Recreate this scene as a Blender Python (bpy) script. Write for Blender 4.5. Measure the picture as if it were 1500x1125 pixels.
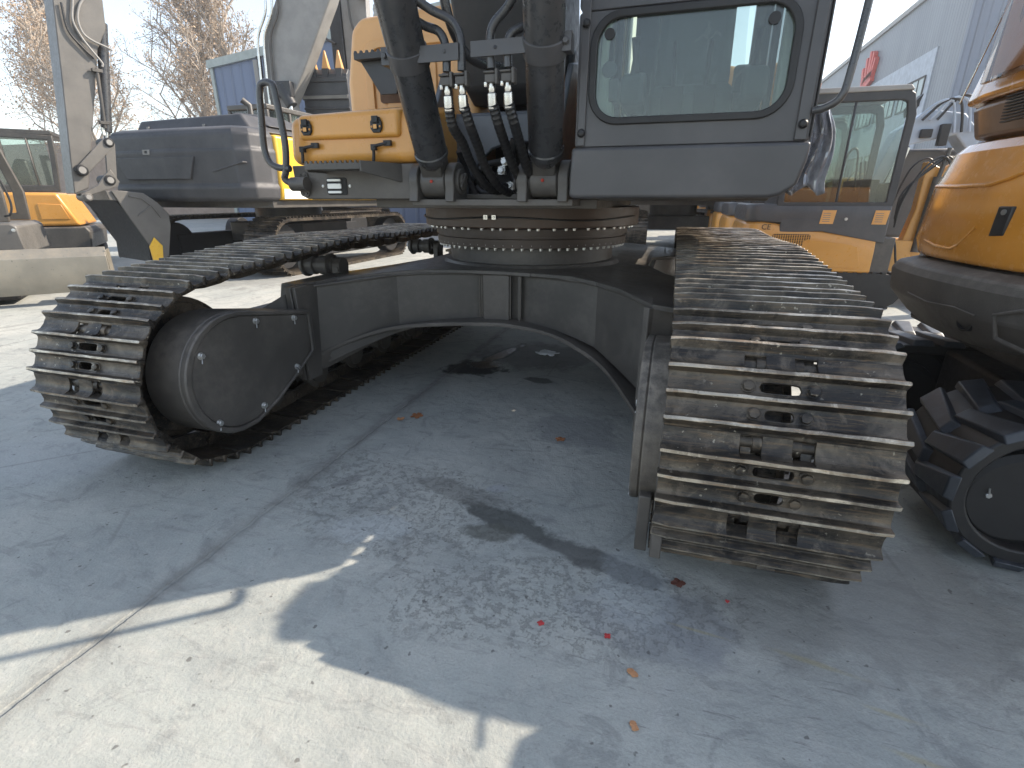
import bpy, math, random
from mathutils import Vector, Matrix, noise as mnoise
R = math.radians
scene = bpy.context.scene
for o in list(bpy.data.objects): bpy.data.objects.remove(o)
COL = scene.collection

# ---------------------------------------------------------------- camera
cam_d = bpy.data.cameras.new("camera"); cam = bpy.data.objects.new("camera", cam_d); COL.objects.link(cam)
cam.location = (0.9555, -3.911, 1.2113)
cam.rotation_euler = (math.pi/2 - 0.3492, 0, 0.2953)
cam_d.sensor_width = 36; cam_d.lens = 742.9/1500*36; cam_d.clip_start = 0.05; cam_d.clip_end = 2000
scene.camera = cam
# ---------------------------------------------------------------- light
SUN_EL = R(36.3); SUN_AZ = math.atan2(.82, .573)      # azimuth from +Y towards +X
world = bpy.data.worlds.new("World"); scene.world = world; world.use_nodes = True
wn = world.node_tree.nodes; wl = world.node_tree.links
bg = wn["Background"]; sky = wn.new("ShaderNodeTexSky"); sky.sky_type = 'NISHITA'; sky.sun_disc = False
sky.sun_elevation = SUN_EL; sky.sun_rotation = SUN_AZ; sky.air_density = 1.1; sky.dust_density = .8; sky.ozone_density = 1.0
hs_ = wn.new('ShaderNodeHueSaturation'); hs_.inputs['Saturation'].default_value = .64; wl.new(sky.outputs[0], hs_.inputs['Color'])
bg.inputs[1].default_value = 0.15; wl.new(hs_.outputs[0], bg.inputs[0])
sun_d = bpy.data.lights.new("sun", 'SUN'); sun = bpy.data.objects.new("sun", sun_d); COL.objects.link(sun)
sun_d.energy = 3.7; sun_d.angle = R(0.5); sun_d.color = (1.0, .88, .73)
sdir = Vector((math.sin(SUN_AZ)*math.cos(SUN_EL), math.cos(SUN_AZ)*math.cos(SUN_EL), math.sin(SUN_EL)))
sun.rotation_euler = sdir.to_track_quat('Z', 'Y').to_euler(); sun.location = sdir*30
scene.view_settings.view_transform = 'Standard'; scene.view_settings.look = 'None'
scene.view_settings.exposure = 1.14; scene.view_settings.gamma = 1
scene.render.engine = 'CYCLES'

# ---------------------------------------------------------------- helpers
class MB:
    """collects shapes into one mesh"""
    def __init__(s): s.v = []; s.f = []; s.m = []; s.cm = 0
    def add(s, vs, fs):
        o = len(s.v); s.v += [tuple(v) for v in vs]
        for f in fs: s.f.append(tuple(i+o for i in f)); s.m.append(s.cm)
        return s
    def box(s, x0, x1, y0, y1, z0, z1):
        return s.add([(x0,y0,z0),(x1,y0,z0),(x1,y1,z0),(x0,y1,z0),(x0,y0,z1),(x1,y0,z1),(x1,y1,z1),(x0,y1,z1)],
                     [(3,2,1,0),(4,5,6,7),(0,1,5,4),(1,2,6,5),(2,3,7,6),(3,0,4,7)])
    def hexa(s, b, t):
        return s.add(list(b)+list(t), [(3,2,1,0),(4,5,6,7),(0,1,5,4),(1,2,6,5),(2,3,7,6),(3,0,4,7)])
    def prism(s, poly, axis, a, b):
        def P(p, q):
            return {'x': (q, p[0], p[1]), 'y': (p[0], q, p[1]), 'z': (p[0], p[1], q)}[axis]
        n = len(poly)
        return s.add([P(p, a) for p in poly]+[P(p, b) for p in poly],
                     [tuple(range(n-1, -1, -1)), tuple(range(n, 2*n))]+[(i, (i+1) % n, n+(i+1) % n, n+i) for i in range(n)])
    def ringprism(s, outer, inner, axis, a, b):
        """frame between two outlines with the same number of points"""
        def P(p, q):
            return {'x': (q, p[0], p[1]), 'y': (p[0], q, p[1]), 'z': (p[0], p[1], q)}[axis]
        n = len(outer); vs = [P(p, a) for p in outer]+[P(p, a) for p in inner]+[P(p, b) for p in outer]+[P(p, b) for p in inner]
        fs = []
        for i in range(n):
            j = (i+1) % n
            fs += [(i, j, n+j, n+i), (2*n+i, 3*n+i, 3*n+j, 2*n+j), (i, 2*n+i, 2*n+j, j), (n+i, n+j, 3*n+j, 3*n+i)]
        return s.add(vs, fs)
    def bar(s, p0, p1, w, h, up=(0, 0, 1)):
        p0, p1 = Vector(p0), Vector(p1); d = (p1-p0).normalized(); u = Vector(up)
        if abs(d.dot(u)) > .99: u = Vector((1, 0, 0))
        r = d.cross(u).normalized()*w/2; u = r.cross(d).normalized()*h/2
        return s.hexa([p0-r-u, p0+r-u, p0+r+u, p0-r+u], [p1-r-u, p1+r-u, p1+r+u, p1-r+u])
    def tube(s, pts, r, n=10, cap=True, radii=None):
        pts = [Vector(p) for p in pts]; k = len(pts); rings = []
        t = (pts[1]-pts[0]).normalized(); a = t.orthogonal().normalized()
        for i in range(k):
            if i == 0: t2 = (pts[1]-pts[0])
            elif i == k-1: t2 = (pts[-1]-pts[-2])
            else: t2 = (pts[i+1]-pts[i]).normalized()+(pts[i]-pts[i-1]).normalized()
            t2 = t2.normalized() if t2.length > 1e-9 else t
            a = (a-t2*a.dot(t2)); a = a.normalized() if a.length > 1e-6 else t2.orthogonal().normalized()
            b = t2.cross(a); rr = radii[i] if radii else r
            rings.append([pts[i]+(a*math.cos(2*math.pi*j/n)+b*math.sin(2*math.pi*j/n))*rr for j in range(n)]); t = t2
        vs = [v for q in rings for v in q]; fs = []
        for i in range(k-1):
            for j in range(n):
                fs.append((i*n+j, i*n+(j+1) % n, (i+1)*n+(j+1) % n, (i+1)*n+j))
        if cap: fs += [tuple(range(n-1, -1, -1)), tuple((k-1)*n+j for j in range(n))]
        return s.add(vs, fs)
    def cyl(s, p0, p1, r, r2=None, n=24): return s.tube([p0, p1], r, n, radii=[r, r if r2 is None else r2])
    def lathe(s, prof, c, d=(0, 0, 1), n=32):
        """prof = [(radius, height)...] round axis d from point c"""
        d = Vector(d).normalized(); a = d.orthogonal().normalized(); b = d.cross(a); c = Vector(c); vs = []; fs = []; k = len(prof)
        for (r, h) in prof:
            for j in range(n):
                t = 2*math.pi*j/n; vs.append(c+d*h+(a*math.cos(t)+b*math.sin(t))*max(r, 1e-4))
        for i in range(k-1):
            for j in range(n): fs.append((i*n+j, i*n+(j+1) % n, (i+1)*n+(j+1) % n, (i+1)*n+j))
        fs += [tuple(range(n-1, -1, -1)), tuple((k-1)*n+j for j in range(n))]
        return s.add(vs, fs)
    def bolt(s, p, d, r=.014, h=.012):
        d = Vector(d).normalized(); p = Vector(p)
        s.lathe([(r*1.25, -.001), (r*1.25, h*.2)], p, d, 12); s.lathe([(r, h*.2), (r, h*.9), (r*.85, h)], p, d, 6); return s
    def xf(s, M, i0=0):
        for i in range(i0, len(s.v)): s.v[i] = tuple(M @ Vector(s.v[i]))
        return s
    def build(s, name, mats, parent=None, bevel=0, seg=2, ang=35, flat=False, recalc=True):
        me = bpy.data.meshes.new(name); me.from_pydata(s.v, [], s.f)
        if not isinstance(mats, (list, tuple)): mats = [mats]
        for m in mats: me.materials.append(m)
        me.polygons.foreach_set('material_index', s.m)
        if recalc:
            import bmesh
            b = bmesh.new(); b.from_mesh(me); bmesh.ops.recalc_face_normals(b, faces=b.faces); b.to_mesh(me); b.free()
        if not flat:
            me.polygons.foreach_set('use_smooth', [True]*len(me.polygons)); me.set_sharp_from_angle(angle=R(ang))
        me.update(); o = bpy.data.objects.new(name, me); COL.objects.link(o)
        if parent is not None: o.parent = parent
        if bevel:
            md = o.modifiers.new('bevel', 'BEVEL'); md.width = bevel; md.segments = seg; md.limit_method = 'ANGLE'; md.angle_limit = R(32)
            md.harden_normals = False
        return o

def thing(name, label, cat, loc=(0, 0, 0), rz=0, group=None):
    o = bpy.data.objects.new(name, None); COL.objects.link(o); o.location = loc; o.rotation_euler = (0, 0, rz)
    o.empty_display_size = .2; o['label'] = label; o['category'] = cat
    if group: o['group'] = group
    return o
def tag(o, label=None, cat=None, group=None, kind=None):
    if label: o['label'] = label
    if cat: o['category'] = cat
    if group: o['group'] = group
    if kind: o['kind'] = kind
    return o
def place(o, parent, M):
    c = o.copy(); COL.objects.link(c); c.parent = parent; c.matrix_local = M; return c
def dup(root, loc, rz, label):
    r = root.copy(); COL.objects.link(r); r.location = loc; r.rotation_euler = (0, 0, rz); r['label'] = label
    for ch in list(root.children):
        c = ch.copy(); COL.objects.link(c); c.parent = r
        for g in list(ch.children):
            d = g.copy(); COL.objects.link(d); d.parent = c
    return r
def arc(cx, cy, r, a0, a1, n):
    return [(cx+r*math.cos(R(a0+(a1-a0)*i/n)), cy+r*math.sin(R(a0+(a1-a0)*i/n))) for i in range(n+1)]
def rrect(x0, x1, y0, y1, r, n=5):
    return arc(x0+r, y0+r, r, 180, 270, n)+arc(x1-r, y0+r, r, 270, 360, n)+arc(x1-r, y1-r, r, 0, 90, n)+arc(x0+r, y1-r, r, 90, 180, n)
def bez(pts, n=8):
    """Catmull-Rom through 3-D points"""
    P = [Vector(p) for p in pts]; P = [P[0]*2-P[1]]+P+[P[-1]*2-P[-2]]; out = []
    for i in range(1, len(P)-2):
        for k in range(n):
            t = k/n; a, b, c, d = P[i-1:i+3]
            out.append(.5*((2*b)+(c-a)*t+(2*a-5*b+4*c-d)*t*t+(3*b-a-3*c+d)*t**3))
    return out+[P[-2]]

# ---------------------------------------------------------------- materials
class NT:
    def __init__(s, name):
        s.mat = bpy.data.materials.new(name); s.mat.use_nodes = True; s.n = s.mat.node_tree.nodes; s.l = s.mat.node_tree.links
        s.b = s.n["Principled BSDF"]; s.out = s.n["Material Output"]
    def new(s, t, **kw):
        n = s.n.new(t)
        for k, v in kw.items(): setattr(n, k, v)
        return n
    def put(s, sock, v):
        if isinstance(v, (int, float)): sock.default_value = v
        elif isinstance(v, (tuple, list)): sock.default_value = tuple(v)+((1,) if len(v) == 3 and sock.type == 'RGBA' else ())
        else: s.l.new(v, sock)
    def math(s, op, a, b=0.0, c=None, clamp=False):
        n = s.new("ShaderNodeMath", operation=op, use_clamp=clamp); s.put(n.inputs[0], a); s.put(n.inputs[1], b)
        if c is not None: s.put(n.inputs[2], c)
        return n.outputs[0]
    def mix(s, f, a, b, bt='MIX'):
        n = s.new("ShaderNodeMix", data_type='RGBA', blend_type=bt); s.put(n.inputs[0], f); s.put(n.inputs[6], a); s.put(n.inputs[7], b); return n.outputs[2]
    def ramp(s, v, lo, hi, a=0.0, b=1.0):
        n = s.new("ShaderNodeMapRange"); n.clamp = True; n.interpolation_type = 'SMOOTHSTEP'
        s.put(n.inputs[0], v); s.put(n.inputs[1], lo); s.put(n.inputs[2], hi); s.put(n.inputs[3], a); s.put(n.inputs[4], b); return n.outputs[0]
    def coord(s, kind='Object'): return s.new("ShaderNodeTexCoord").outputs[kind]
    def mapping(s, v, sc=(1, 1, 1), rot=(0, 0, 0), loc=(0, 0, 0)):
        n = s.new("ShaderNodeMapping"); s.put(n.inputs[0], v); n.inputs[1].default_value = loc; n.inputs[2].default_value = rot; n.inputs[3].default_value = sc; return n.outputs[0]
    def noise(s, v, scale, detail=4, rough=.55, dist=0):
        n = s.new("ShaderNodeTexNoise"); s.put(n.inputs['Vector'], v); n.inputs['Scale'].default_value = scale
        n.inputs['Detail'].default_value = detail; n.inputs['Roughness'].default_value = rough; n.inputs['Distortion'].default_value = dist; return n.outputs[0]
    def bump(s, h, strength=.3, dist=.01, normal=None):
        n = s.new("ShaderNodeBump"); n.inputs['Strength'].default_value = strength; n.inputs['Distance'].default_value = dist; s.put(n.inputs['Height'], h)
        if normal is not None: s.l.new(normal, n.inputs['Normal'])
        return n.outputs[0]
def paint(name, col, rough=.45, metal=0.0, dust=.25, dustcol=(.23, .2, .17), bump=.15, bs=160, spec=.5, coat=0.0, vary=.12):
    t = NT(name); co = t.coord(); n1 = t.noise(co, 3.1, 5); n2 = t.noise(co, 27, 4, .65); n3 = t.noise(co, bs, 2)
    c = t.mix(t.ramp(n1, .3, .7), tuple(x*(1-vary) for x in col), tuple(min(1, x*(1+vary)) for x in col))
    geo = t.new("ShaderNodeNewGeometry"); sx = t.new("ShaderNodeSeparateXYZ"); t.l.new(geo.outputs['Normal'], sx.inputs[0])
    up = t.math('MULTIPLY', t.ramp(sx.outputs[2], .1, 1.0, .35, 1.0), t.ramp(t.math('MULTIPLY', n1, n2), .16, .42))
    c = t.mix(t.math('MULTIPLY', up, dust), c, dustcol)
    t.put(t.b.inputs['Base Color'], c); t.put(t.b.inputs['Metallic'], metal)
    t.put(t.b.inputs['Roughness'], t.ramp(n2, .2, .8, max(rough-.1, .03), min(1, rough+.12)))
    t.b.inputs['Specular IOR Level'].default_value = spec; t.b.inputs['Coat Weight'].default_value = coat; t.b.inputs['Coat Roughness'].default_value = .15
    if bump: t.put(t.b.inputs['Normal'], t.bump(t.math('ADD', n3, t.math('MULTIPLY', n2, .5)), bump, .002))
    return t.mat
def glassmat(name, tint=(.72, .85, .8), refl=.14, dirt=.12, dcol=(.55, .6, .58)):
    t = NT(name); t.n.remove(t.b)
    tr = t.new("ShaderNodeBsdfTransparent"); tr.inputs[0].default_value = (*tint, 1)
    gl = t.new("ShaderNodeBsdfGlossy"); gl.inputs[1].default_value = .03; df = t.new("ShaderNodeBsdfDiffuse"); df.inputs[0].default_value = (*dcol, 1)
    fr = t.new("ShaderNodeFresnel"); fr.inputs[0].default_value = 1.5
    co = t.coord(); n = t.noise(co, 2.2, 6, .6, .6)
    m1 = t.new("ShaderNodeMixShader"); t.put(m1.inputs[0], t.math('ADD', fr.outputs[0], refl-.04, clamp=True)); t.l.new(tr.outputs[0], m1.inputs[1]); t.l.new(gl.outputs[0], m1.inputs[2])
    m2 = t.new("ShaderNodeMixShader"); t.put(m2.inputs[0], t.ramp(n, .4, .75, dirt*.3, dirt*1.6)); t.l.new(m1.outputs[0], m2.inputs[1]); t.l.new(df.outputs[0], m2.inputs[2])
    t.l.new(m2.outputs[0], t.out.inputs[0]); return t.mat

M = {}
M['char'] = paint('charcoal paint', (.070, .065, .059), .42, dust=.5, bump=.35, bs=420)
M['charfine'] = paint('charcoal cab paint', (.062, .061, .064), .40, dust=.22, bump=.18, bs=500, coat=.1)
M['boomdark'] = paint('dark boom paint', (.030, .031, .034), .45, dust=.2)
M['brownchar'] = paint('dusty charcoal frame paint', (.085, .077, .068), .5, dust=.55, bump=.35, bs=300)
M['yellow'] = paint('machine yellow paint', (.66, .31, .06), .33, dust=.3, dustcol=(.45, .3, .17), bump=.04, coat=.35, vary=.06)
M['paleorange'] = paint('pale orange tank paint', (.70, .37, .13), .4, dust=.25, dustcol=(.5, .35, .22), bump=.04, coat=.2, vary=.06)
M['brightyellow'] = paint('bright yellow paint', (.85, .50, .04), .35, dust=.1, bump=.02, coat=.3, vary=.04)
M['orange'] = paint('glossy orange hood paint', (.56, .225, .028), .22, dust=.25, dustcol=(.5, .33, .15), bump=.05, coat=.7, vary=.12)
M['black'] = paint('black rubber and plastic', (.012, .012, .013), .5, dust=.15, bump=.1)
M['dark'] = paint('deep black paint', (.010, .010, .011), .6, dust=.1, bump=0)
M['hose'] = paint('hose rubber', (.014, .014, .015), .38, dust=.2, bump=.1)
M['pipe'] = paint('painted steel pipe', (.040, .041, .044), .3, dust=.3, bump=.05, coat=.3)
M['chrome'] = paint('bright steel', (.62, .61, .58), .24, metal=1, dust=.2, bump=.05)
M['zinc'] = paint('zinc plated bolt', (.62, .62, .60), .32, metal=.9, dust=.15, bump=0)
M['redmark'] = paint('red paint mark', (.45, .04, .02), .5, dust=0, bump=0)
M['white'] = paint('white trim plastic', (.80, .82, .74), .5, dust=.2, bump=.02)
M['greytrim'] = paint('grey interior plastic', (.16, .17, .18), .6, dust=.2, bump=.05)
M['greypaint'] = paint('light grey boom paint', (.27, .26, .245), .45, dust=.2, bump=.06)
M['armgrey'] = paint('grey arm paint', (.125, .118, .108), .42, dust=.35, bump=.1)
M['glass'] = glassmat('green tinted cab glass', (.70, .77, .74), .07, .03, (.36, .42, .41))
M['amber'] = paint('amber lens', (.85, .26, .02), .2, dust=0, bump=0, coat=.6)
M['lamp'] = paint('lamp lens', (.75, .77, .75), .12, dust=.1, bump=0, coat=1)

def steel_mats():
    out = []
    for nm, a, b, ru, met in (('worn track steel', (.026, .024, .022), (.105, .087, .066), (.25, .165, .09), .45), ('polished grouser edge', (.20, .17, .135), (.46, .41, .33), (.42, .22, .08), .6)):
        t = NT(nm); oi = t.new("ShaderNodeObjectInfo"); co0 = t.coord()
        va = t.new("ShaderNodeVectorMath", operation='ADD'); t.l.new(co0, va.inputs[0])
        sc = t.new("ShaderNodeCombineXYZ"); t.put(sc.inputs[0], t.math('MULTIPLY', oi.outputs['Random'], 17.3)); t.put(sc.inputs[1], t.math('MULTIPLY', oi.outputs['Random'], 5.1)); t.l.new(sc.outputs[0], va.inputs[1])
        co = va.outputs[0]
        n1 = t.noise(co, 5, 6, .65, .4); n2 = t.noise(t.mapping(co, (3, 40, 40)), 3.2, 6, .7, .6); n3 = t.noise(co, 95, 3, .7)
        c = t.mix(t.ramp(n1, .42, .62), a, b); n4 = t.noise(t.mapping(co, (1, 1, 1), loc=(3, 1, 2)), 14, 6, .75, .5); c = t.mix(t.math('MULTIPLY', t.ramp(n4, .50, .66), .5), c, tuple(x*1.9 for x in b)); c = t.mix(t.math('MULTIPLY', t.ramp(n4, .44, .34), .6), c, tuple(x*.6 for x in a))
        c = t.mix(t.math('MULTIPLY', t.ramp(n2, .5, .7), .45), c, ru)
        speck = t.ramp(t.noise(co, 60, 2, .5), .66, .72); mk = t.ramp(t.noise(co, 3, 3), .45, .62)
        c = t.mix(t.math('MULTIPLY', t.math('MULTIPLY', speck, mk), .8), c, (.42, .38, .3))
        t.put(t.b.inputs['Base Color'], c); t.put(t.b.inputs['Metallic'], met)
        t.put(t.b.inputs['Roughness'], t.ramp(n2, .3, .7, .24, .55)); t.put(t.b.inputs['Normal'], t.bump(t.math('ADD', t.math('MULTIPLY', n1, 1.2), t.math('MULTIPLY', n3, .5)), .5, .004))
        out.append(t.mat)
    return out
M['steel'], M['edge'] = steel_mats()
# ================================================================ GROUND
def ground_mat():
    t = NT('weathered concrete yard'); co = t.coord('Object'); sep = t.new("ShaderNodeSeparateXYZ"); t.l.new(co, sep.inputs[0]); X, Y = sep.outputs[0], sep.outputs[1]
    big = t.noise(co, .45, 5, .6, .3); mid = t.noise(co, 2.3, 7, .62, .5); fine = t.noise(co, 14, 8, .7); grit = t.noise(co, 120, 4, .7)
    wob = t.math('MULTIPLY', t.math('SUBTRACT', t.noise(co, 3.0, 6, .65), .5), 1.0)
    wob2 = t.math('MULTIPLY', t.math('SUBTRACT', t.noise(co, 9.0, 5, .7), .5), 1.0)
    c = t.mix(t.ramp(big, .40, .60), (.378, .398, .372), (.468, .468, .425))
    c = t.mix(t.ramp(mid, .40, .62, 0, .42), c, (.262, .278, .268)); c = t.mix(t.ramp(fine, .46, .68, 0, .4), c, (.47, .46, .42))
    m2 = t.noise(t.mapping(co, loc=(7, 3, 0)), 5.5, 9, .72, 1.2); c = t.mix(t.ramp(m2, .52, .64, 0, .42), c, (.18, .188, .185)); c = t.mix(t.ramp(m2, .46, .34, 0, .35), c, (.47, .475, .455))
    st2 = t.noise(t.mapping(co, (1.0, 5.5, 1), rot=(0, 0, R(-14))), 4.0, 8, .75, .8); c = t.mix(t.ramp(st2, .54, .64, 0, .36), c, (.21, .215, .21)); c = t.mix(t.ramp(st2, .45, .34, 0, .3), c, (.48, .485, .46))
    def spot(x, y, rx, ry, rot, amp=.5, soft=.22, amp2=.3):
        dx = t.math('SUBTRACT', X, x); dy = t.math('SUBTRACT', Y, y); cs, sn = math.cos(R(rot)), math.sin(R(rot))
        u = t.math('DIVIDE', t.math('ADD', t.math('MULTIPLY', dx, cs), t.math('MULTIPLY', dy, sn)), rx)
        v = t.math('DIVIDE', t.math('SUBTRACT', t.math('MULTIPLY', dy, cs), t.math('MULTIPLY', dx, sn)), ry)
        d = t.math('SQRT', t.math('ADD', t.math('MULTIPLY', u, u), t.math('MULTIPLY', v, v)))
        d = t.math('ADD', d, t.math('MULTIPLY', wob, amp*4)); d = t.math('ADD', d, t.math('MULTIPLY', wob2, amp2*4))
        return t.ramp(d, 1-soft, 1+soft, 1, 0)
    def line(axis, pos, w, wobamp=.02):
        q = t.math('ADD', t.math('SUBTRACT', X if axis == 'x' else Y, pos), t.math('MULTIPLY', wob2, wobamp)); return t.ramp(t.math('ABSOLUTE', q), w*.35, w, 1, 0)
    # worn swept band along the slab joints
    band = t.ramp(t.math('ABSOLUTE', t.math('ADD', t.math('SUBTRACT', X, -.52), t.math('MULTIPLY', wob, .25))), .02, .15, 1, 0)
    c = t.mix(t.math('MULTIPLY', band, .12), c, (.21, .20, .18))
    # wear patches where aggregate shows
    rough1 = t.math('MULTIPLY', t.ramp(t.noise(co, 30, 5, .8), .50, .58), t.math('MAXIMUM', spot(-.05, -2.25, .62, .33, -12, .35), spot(.72, -2.62, .6, .22, 12, .35)))
    c = t.mix(t.math('MULTIPLY', rough1, .45), c, (.17, .17, .16))
    pits = t.math('MULTIPLY', t.ramp(t.noise(co, 42, 3, .6), .66, .72), t.ramp(t.noise(co, 2.6, 3), .45, .62)); c = t.mix(t.math('MULTIPLY', pits, .6), c, (.12, .12, .115))
    stains = [  # x y rx ry rot  colour  strength
        (.46, -2.28, .20, .06, -18, (.085, .088, .080), .85), (.80, -2.40, .24, .05, -15, (.095, .095, .09), .8), (.40, -2.36, .12, .05, 10, (.12, .12, .10), .7), (.15, -2.12, .22, .06, -12, (.16, .155, .14), .5),
        (-.07, -2.47, .15, .085, 14, (.47, .49, .48), .62), (-.36, -2.2, .08, .035, 60, (.19, .19, .185), .6), (.32, -2.05, .05, .03, 20, (.38, .39, .4), .7),
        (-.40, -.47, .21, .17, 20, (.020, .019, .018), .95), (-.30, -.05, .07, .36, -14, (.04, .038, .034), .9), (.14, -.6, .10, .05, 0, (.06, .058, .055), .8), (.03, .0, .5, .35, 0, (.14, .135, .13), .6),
        (1.15, -2.62, .10, .12, 30, (.17, .18, .21), .35), (1.0, -2.70, .25, .08, -8, (.24, .25, .265), .35), (1.72, -2.35, .55, .28, 20, (.20, .195, .18), .45),
        (.95, -2.50, .1, .2, 10, (.42, .45, .46), .35), (-1.9, -2.4, .5, .25, 20, (.40, .41, .41), .3), (-2.2, -.9, .6, .3, 0, (.22, .22, .21), .5), (.55, -1.35, .25, .2, 0, (.20, .205, .21), .5),
        (-6, 3, 2.5, 1.2, 10, (.17, .16, .15), .4), (-3.4, -.1, .4, .8, 0, (.24, .235, .22), .4)]
    for (x, y, rx, ry, ro, col, st) in stains: c = t.mix(t.math('MULTIPLY', spot(x, y, rx, ry, ro), st), c, col)
    # paint scuffs and steel scrape lines in front of the right track
    sc = t.ramp(t.noise(t.mapping(co, (2.2, 30, 1), rot=(0, 0, R(-8))), 3.0, 5, .7, .4), .60, .66); zone = spot(1.25, -2.80, .7, .28, -5, .3)
    c = t.mix(t.math('MULTIPLY', t.math('MULTIPLY', sc, zone), .55), c, (.17, .165, .16))
    for (x, y, rx, ry, ro) in ((1.46, -2.655, .085, .009, -9), (1.60, -2.765, .055, .007, -8), (1.62, -2.875, .055, .008, -9), (1.15, -2.63, .07, .005, -5)):
        c = t.mix(t.math('MULTIPLY', spot(x, y, rx, ry, ro, .25, .7, .3), .42), c, (.40, .34, .16))
    brk = t.ramp(t.noise(co, 3.7, 4), .35, .6, .15, 1)
    c = t.mix(t.math('MULTIPLY', t.math('MULTIPLY', line('x', -.535, .045, .05), brk), .38), c, (.13, .125, .115))
    c = t.mix(t.math('MULTIPLY', t.math('MULTIPLY', t.ramp(t.math('ABSOLUTE', t.math('ADD', t.math('SUBTRACT', X, -.535), t.math('MULTIPLY', wob2, .1))), .02, .09, 1, 0), t.ramp(m2, .4, .6)), .25), c, (.20, .19, .17))
    crk = t.new('ShaderNodeTexVoronoi', feature='DISTANCE_TO_EDGE'); t.put(crk.inputs['Vector'], t.mapping(t.mix(.12, co, t.new('ShaderNodeTexNoise').outputs[1]), (1, 1, 0))); crk.inputs['Scale'].default_value = .9
    cm = t.math('MULTIPLY', t.ramp(crk.outputs['Distance'], .002, .009, 1, 0), t.ramp(t.noise(co, 1.3, 3), .48, .6)); c = t.mix(t.math('MULTIPLY', cm, .3), c, (.12, .115, .105))
    c = t.mix(t.math('MULTIPLY', line('y', 3.1, .012, .02), .5), c, (.10, .095, .09)); c = t.mix(t.math('MULTIPLY', line('x', -4.6, .012, .02), .5), c, (.10, .095, .09))
    c = t.mix(t.ramp(grit, .3, .75, 0, .25), c, (.17, .165, .16)); dots = t.ramp(t.noise(t.mapping(co, loc=(2, 9, 0)), 30, 2, .5), .69, .74); c = t.mix(t.math('MULTIPLY', dots, .7), c, (.10, .095, .09))
    t.put(t.b.inputs['Base Color'], c)
    wet = t.math('MAXIMUM', spot(-.34, -.36, .13, .1, 20), spot(-.30, -.05, .05, .3, -14)); t.put(t.b.inputs['Roughness'], t.mix(wet, (.78, .78, .78), (.09, .09, .09)))
    h = t.math('ADD', t.math('MULTIPLY', mid, .8), t.math('ADD', t.math('MULTIPLY', fine, .35), t.math('MULTIPLY', grit, .10)))
    h = t.math('SUBTRACT', h, t.math('MULTIPLY', rough1, .12)); h = t.math('SUBTRACT', h, t.math('MULTIPLY', line('x', -.535, .012, .035), .35))
    t.put(t.b.inputs['Normal'], t.bump(h, .7, .026)); t.b.inputs['Specular IOR Level'].default_value = .3
    return t.mat
g = MB(); g.add([(-400, -60, 0), (400, -60, 0), (400, 600, 0), (-400, 600, 0)], [(0, 1, 2, 3)])
tag(g.build('ground', ground_mat(), flat=True), 'grey weathered concrete yard with joints and stains', kind='structure')

# fallen leaves, petals, a white patch standing in for sunlight
leafm = paint('dry leaf', (.33, .13, .05), .7, dust=.1, bump=.2); redm = paint('red petal', (.5, .05, .05), .6, dust=0, bump=0); whitem = paint('white sun patch', (.8, .82, .82), .4, dust=0, bump=.1)
brownm = paint('brown leaf', (.13, .045, .03), .7, dust=.1, bump=.2); tanm = paint('tan leaf bit', (.5, .25, .12), .7, dust=0, bump=.1)
def leaf(x, y, r, rz, m, name, label, lobes=5, seed=0, cat='leaf', el=1.0, grp='dry leaves and scraps on the concrete'):
    rnd = random.Random(seed); mb = MB(); n = 30; top = []
    for i in range(n):
        a = 2*math.pi*i/n; rr = r*(.62+.38*abs(math.cos(a*lobes/2)))*(1+rnd.uniform(-.1, .1)); top.append((rr*math.cos(a)*el, rr*math.sin(a), .004+.25*r*(rnd.random())*abs(math.cos(a*1.5))))
    vs = [(0, 0, .006)]+top+[(0, 0, .0035)]+[(p[0], p[1], p[2]-.0015) for p in top]
    fs = [(0, 1+i, 1+(i+1) % n) for i in range(n)]+[(n+1, n+2+(i+1) % n, n+2+i) for i in range(n)]+[(1+i, n+2+i, n+2+(i+1) % n, 1+(i+1) % n) for i in range(n)]
    mb.add(vs, fs); o = mb.build(name, m); o.location = (x, y, 0); o.rotation_euler = (0, 0, R(rz)); tag(o, label, cat, grp); return o
leaf(-.39, -1.43, .040, 10, leafm, 'dry_leaf', 'curled tan maple leaf on the slab joint between the tracks', seed=1)
leaf(-.46, -1.50, .024, 60, tanm, 'dry_leaf', 'small pale leaf fragment beside the maple leaf on the joint', 3, seed=2)
leaf(.49, -1.49, .028, 30, leafm, 'dry_leaf', 'small orange brown leaf alone under the right of the arch', 5, seed=3)
leaf(1.09, -2.44, .021, 15, brownm, 'dry_leaf', 'dark red brown leaf just in front of the right track', 4, seed=4, el=1.2)
leaf(.69, -2.74, .011, 0, redm, 'petal', 'red petal nearer the middle, left of the other red petal', 4, seed=5, cat='petal')
leaf(.89, -2.73, .011, 50, redm, 'petal', 'red petal right of the other red petal, below the dark leaf', 4, seed=6, cat='petal')
leaf(.97, -2.835, .014, -30, tanm, 'dry_leaf', 'thin tan leaf sliver below the two red petals', 2, seed=7, el=1.2)
leaf(.985, -2.985, .012, -60, tanm, 'dry_leaf', 'tiny tan leaf sliver nearest the bottom edge', 2, seed=8, el=1.2)
leaf(1.24, -2.48, .007, 20, redm, 'petal', 'tiny red speck of petal right of the dark brown leaf', 3, seed=9, cat='petal')
leaf(.055, .06, .085, 5, whitem, 'sun_patch', 'white sheet under the arch standing in for a speck of sunlight', 6, seed=12, cat='sun patch', el=1.25)  # white sheet standing in for sunlight let through onto the concrete
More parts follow.
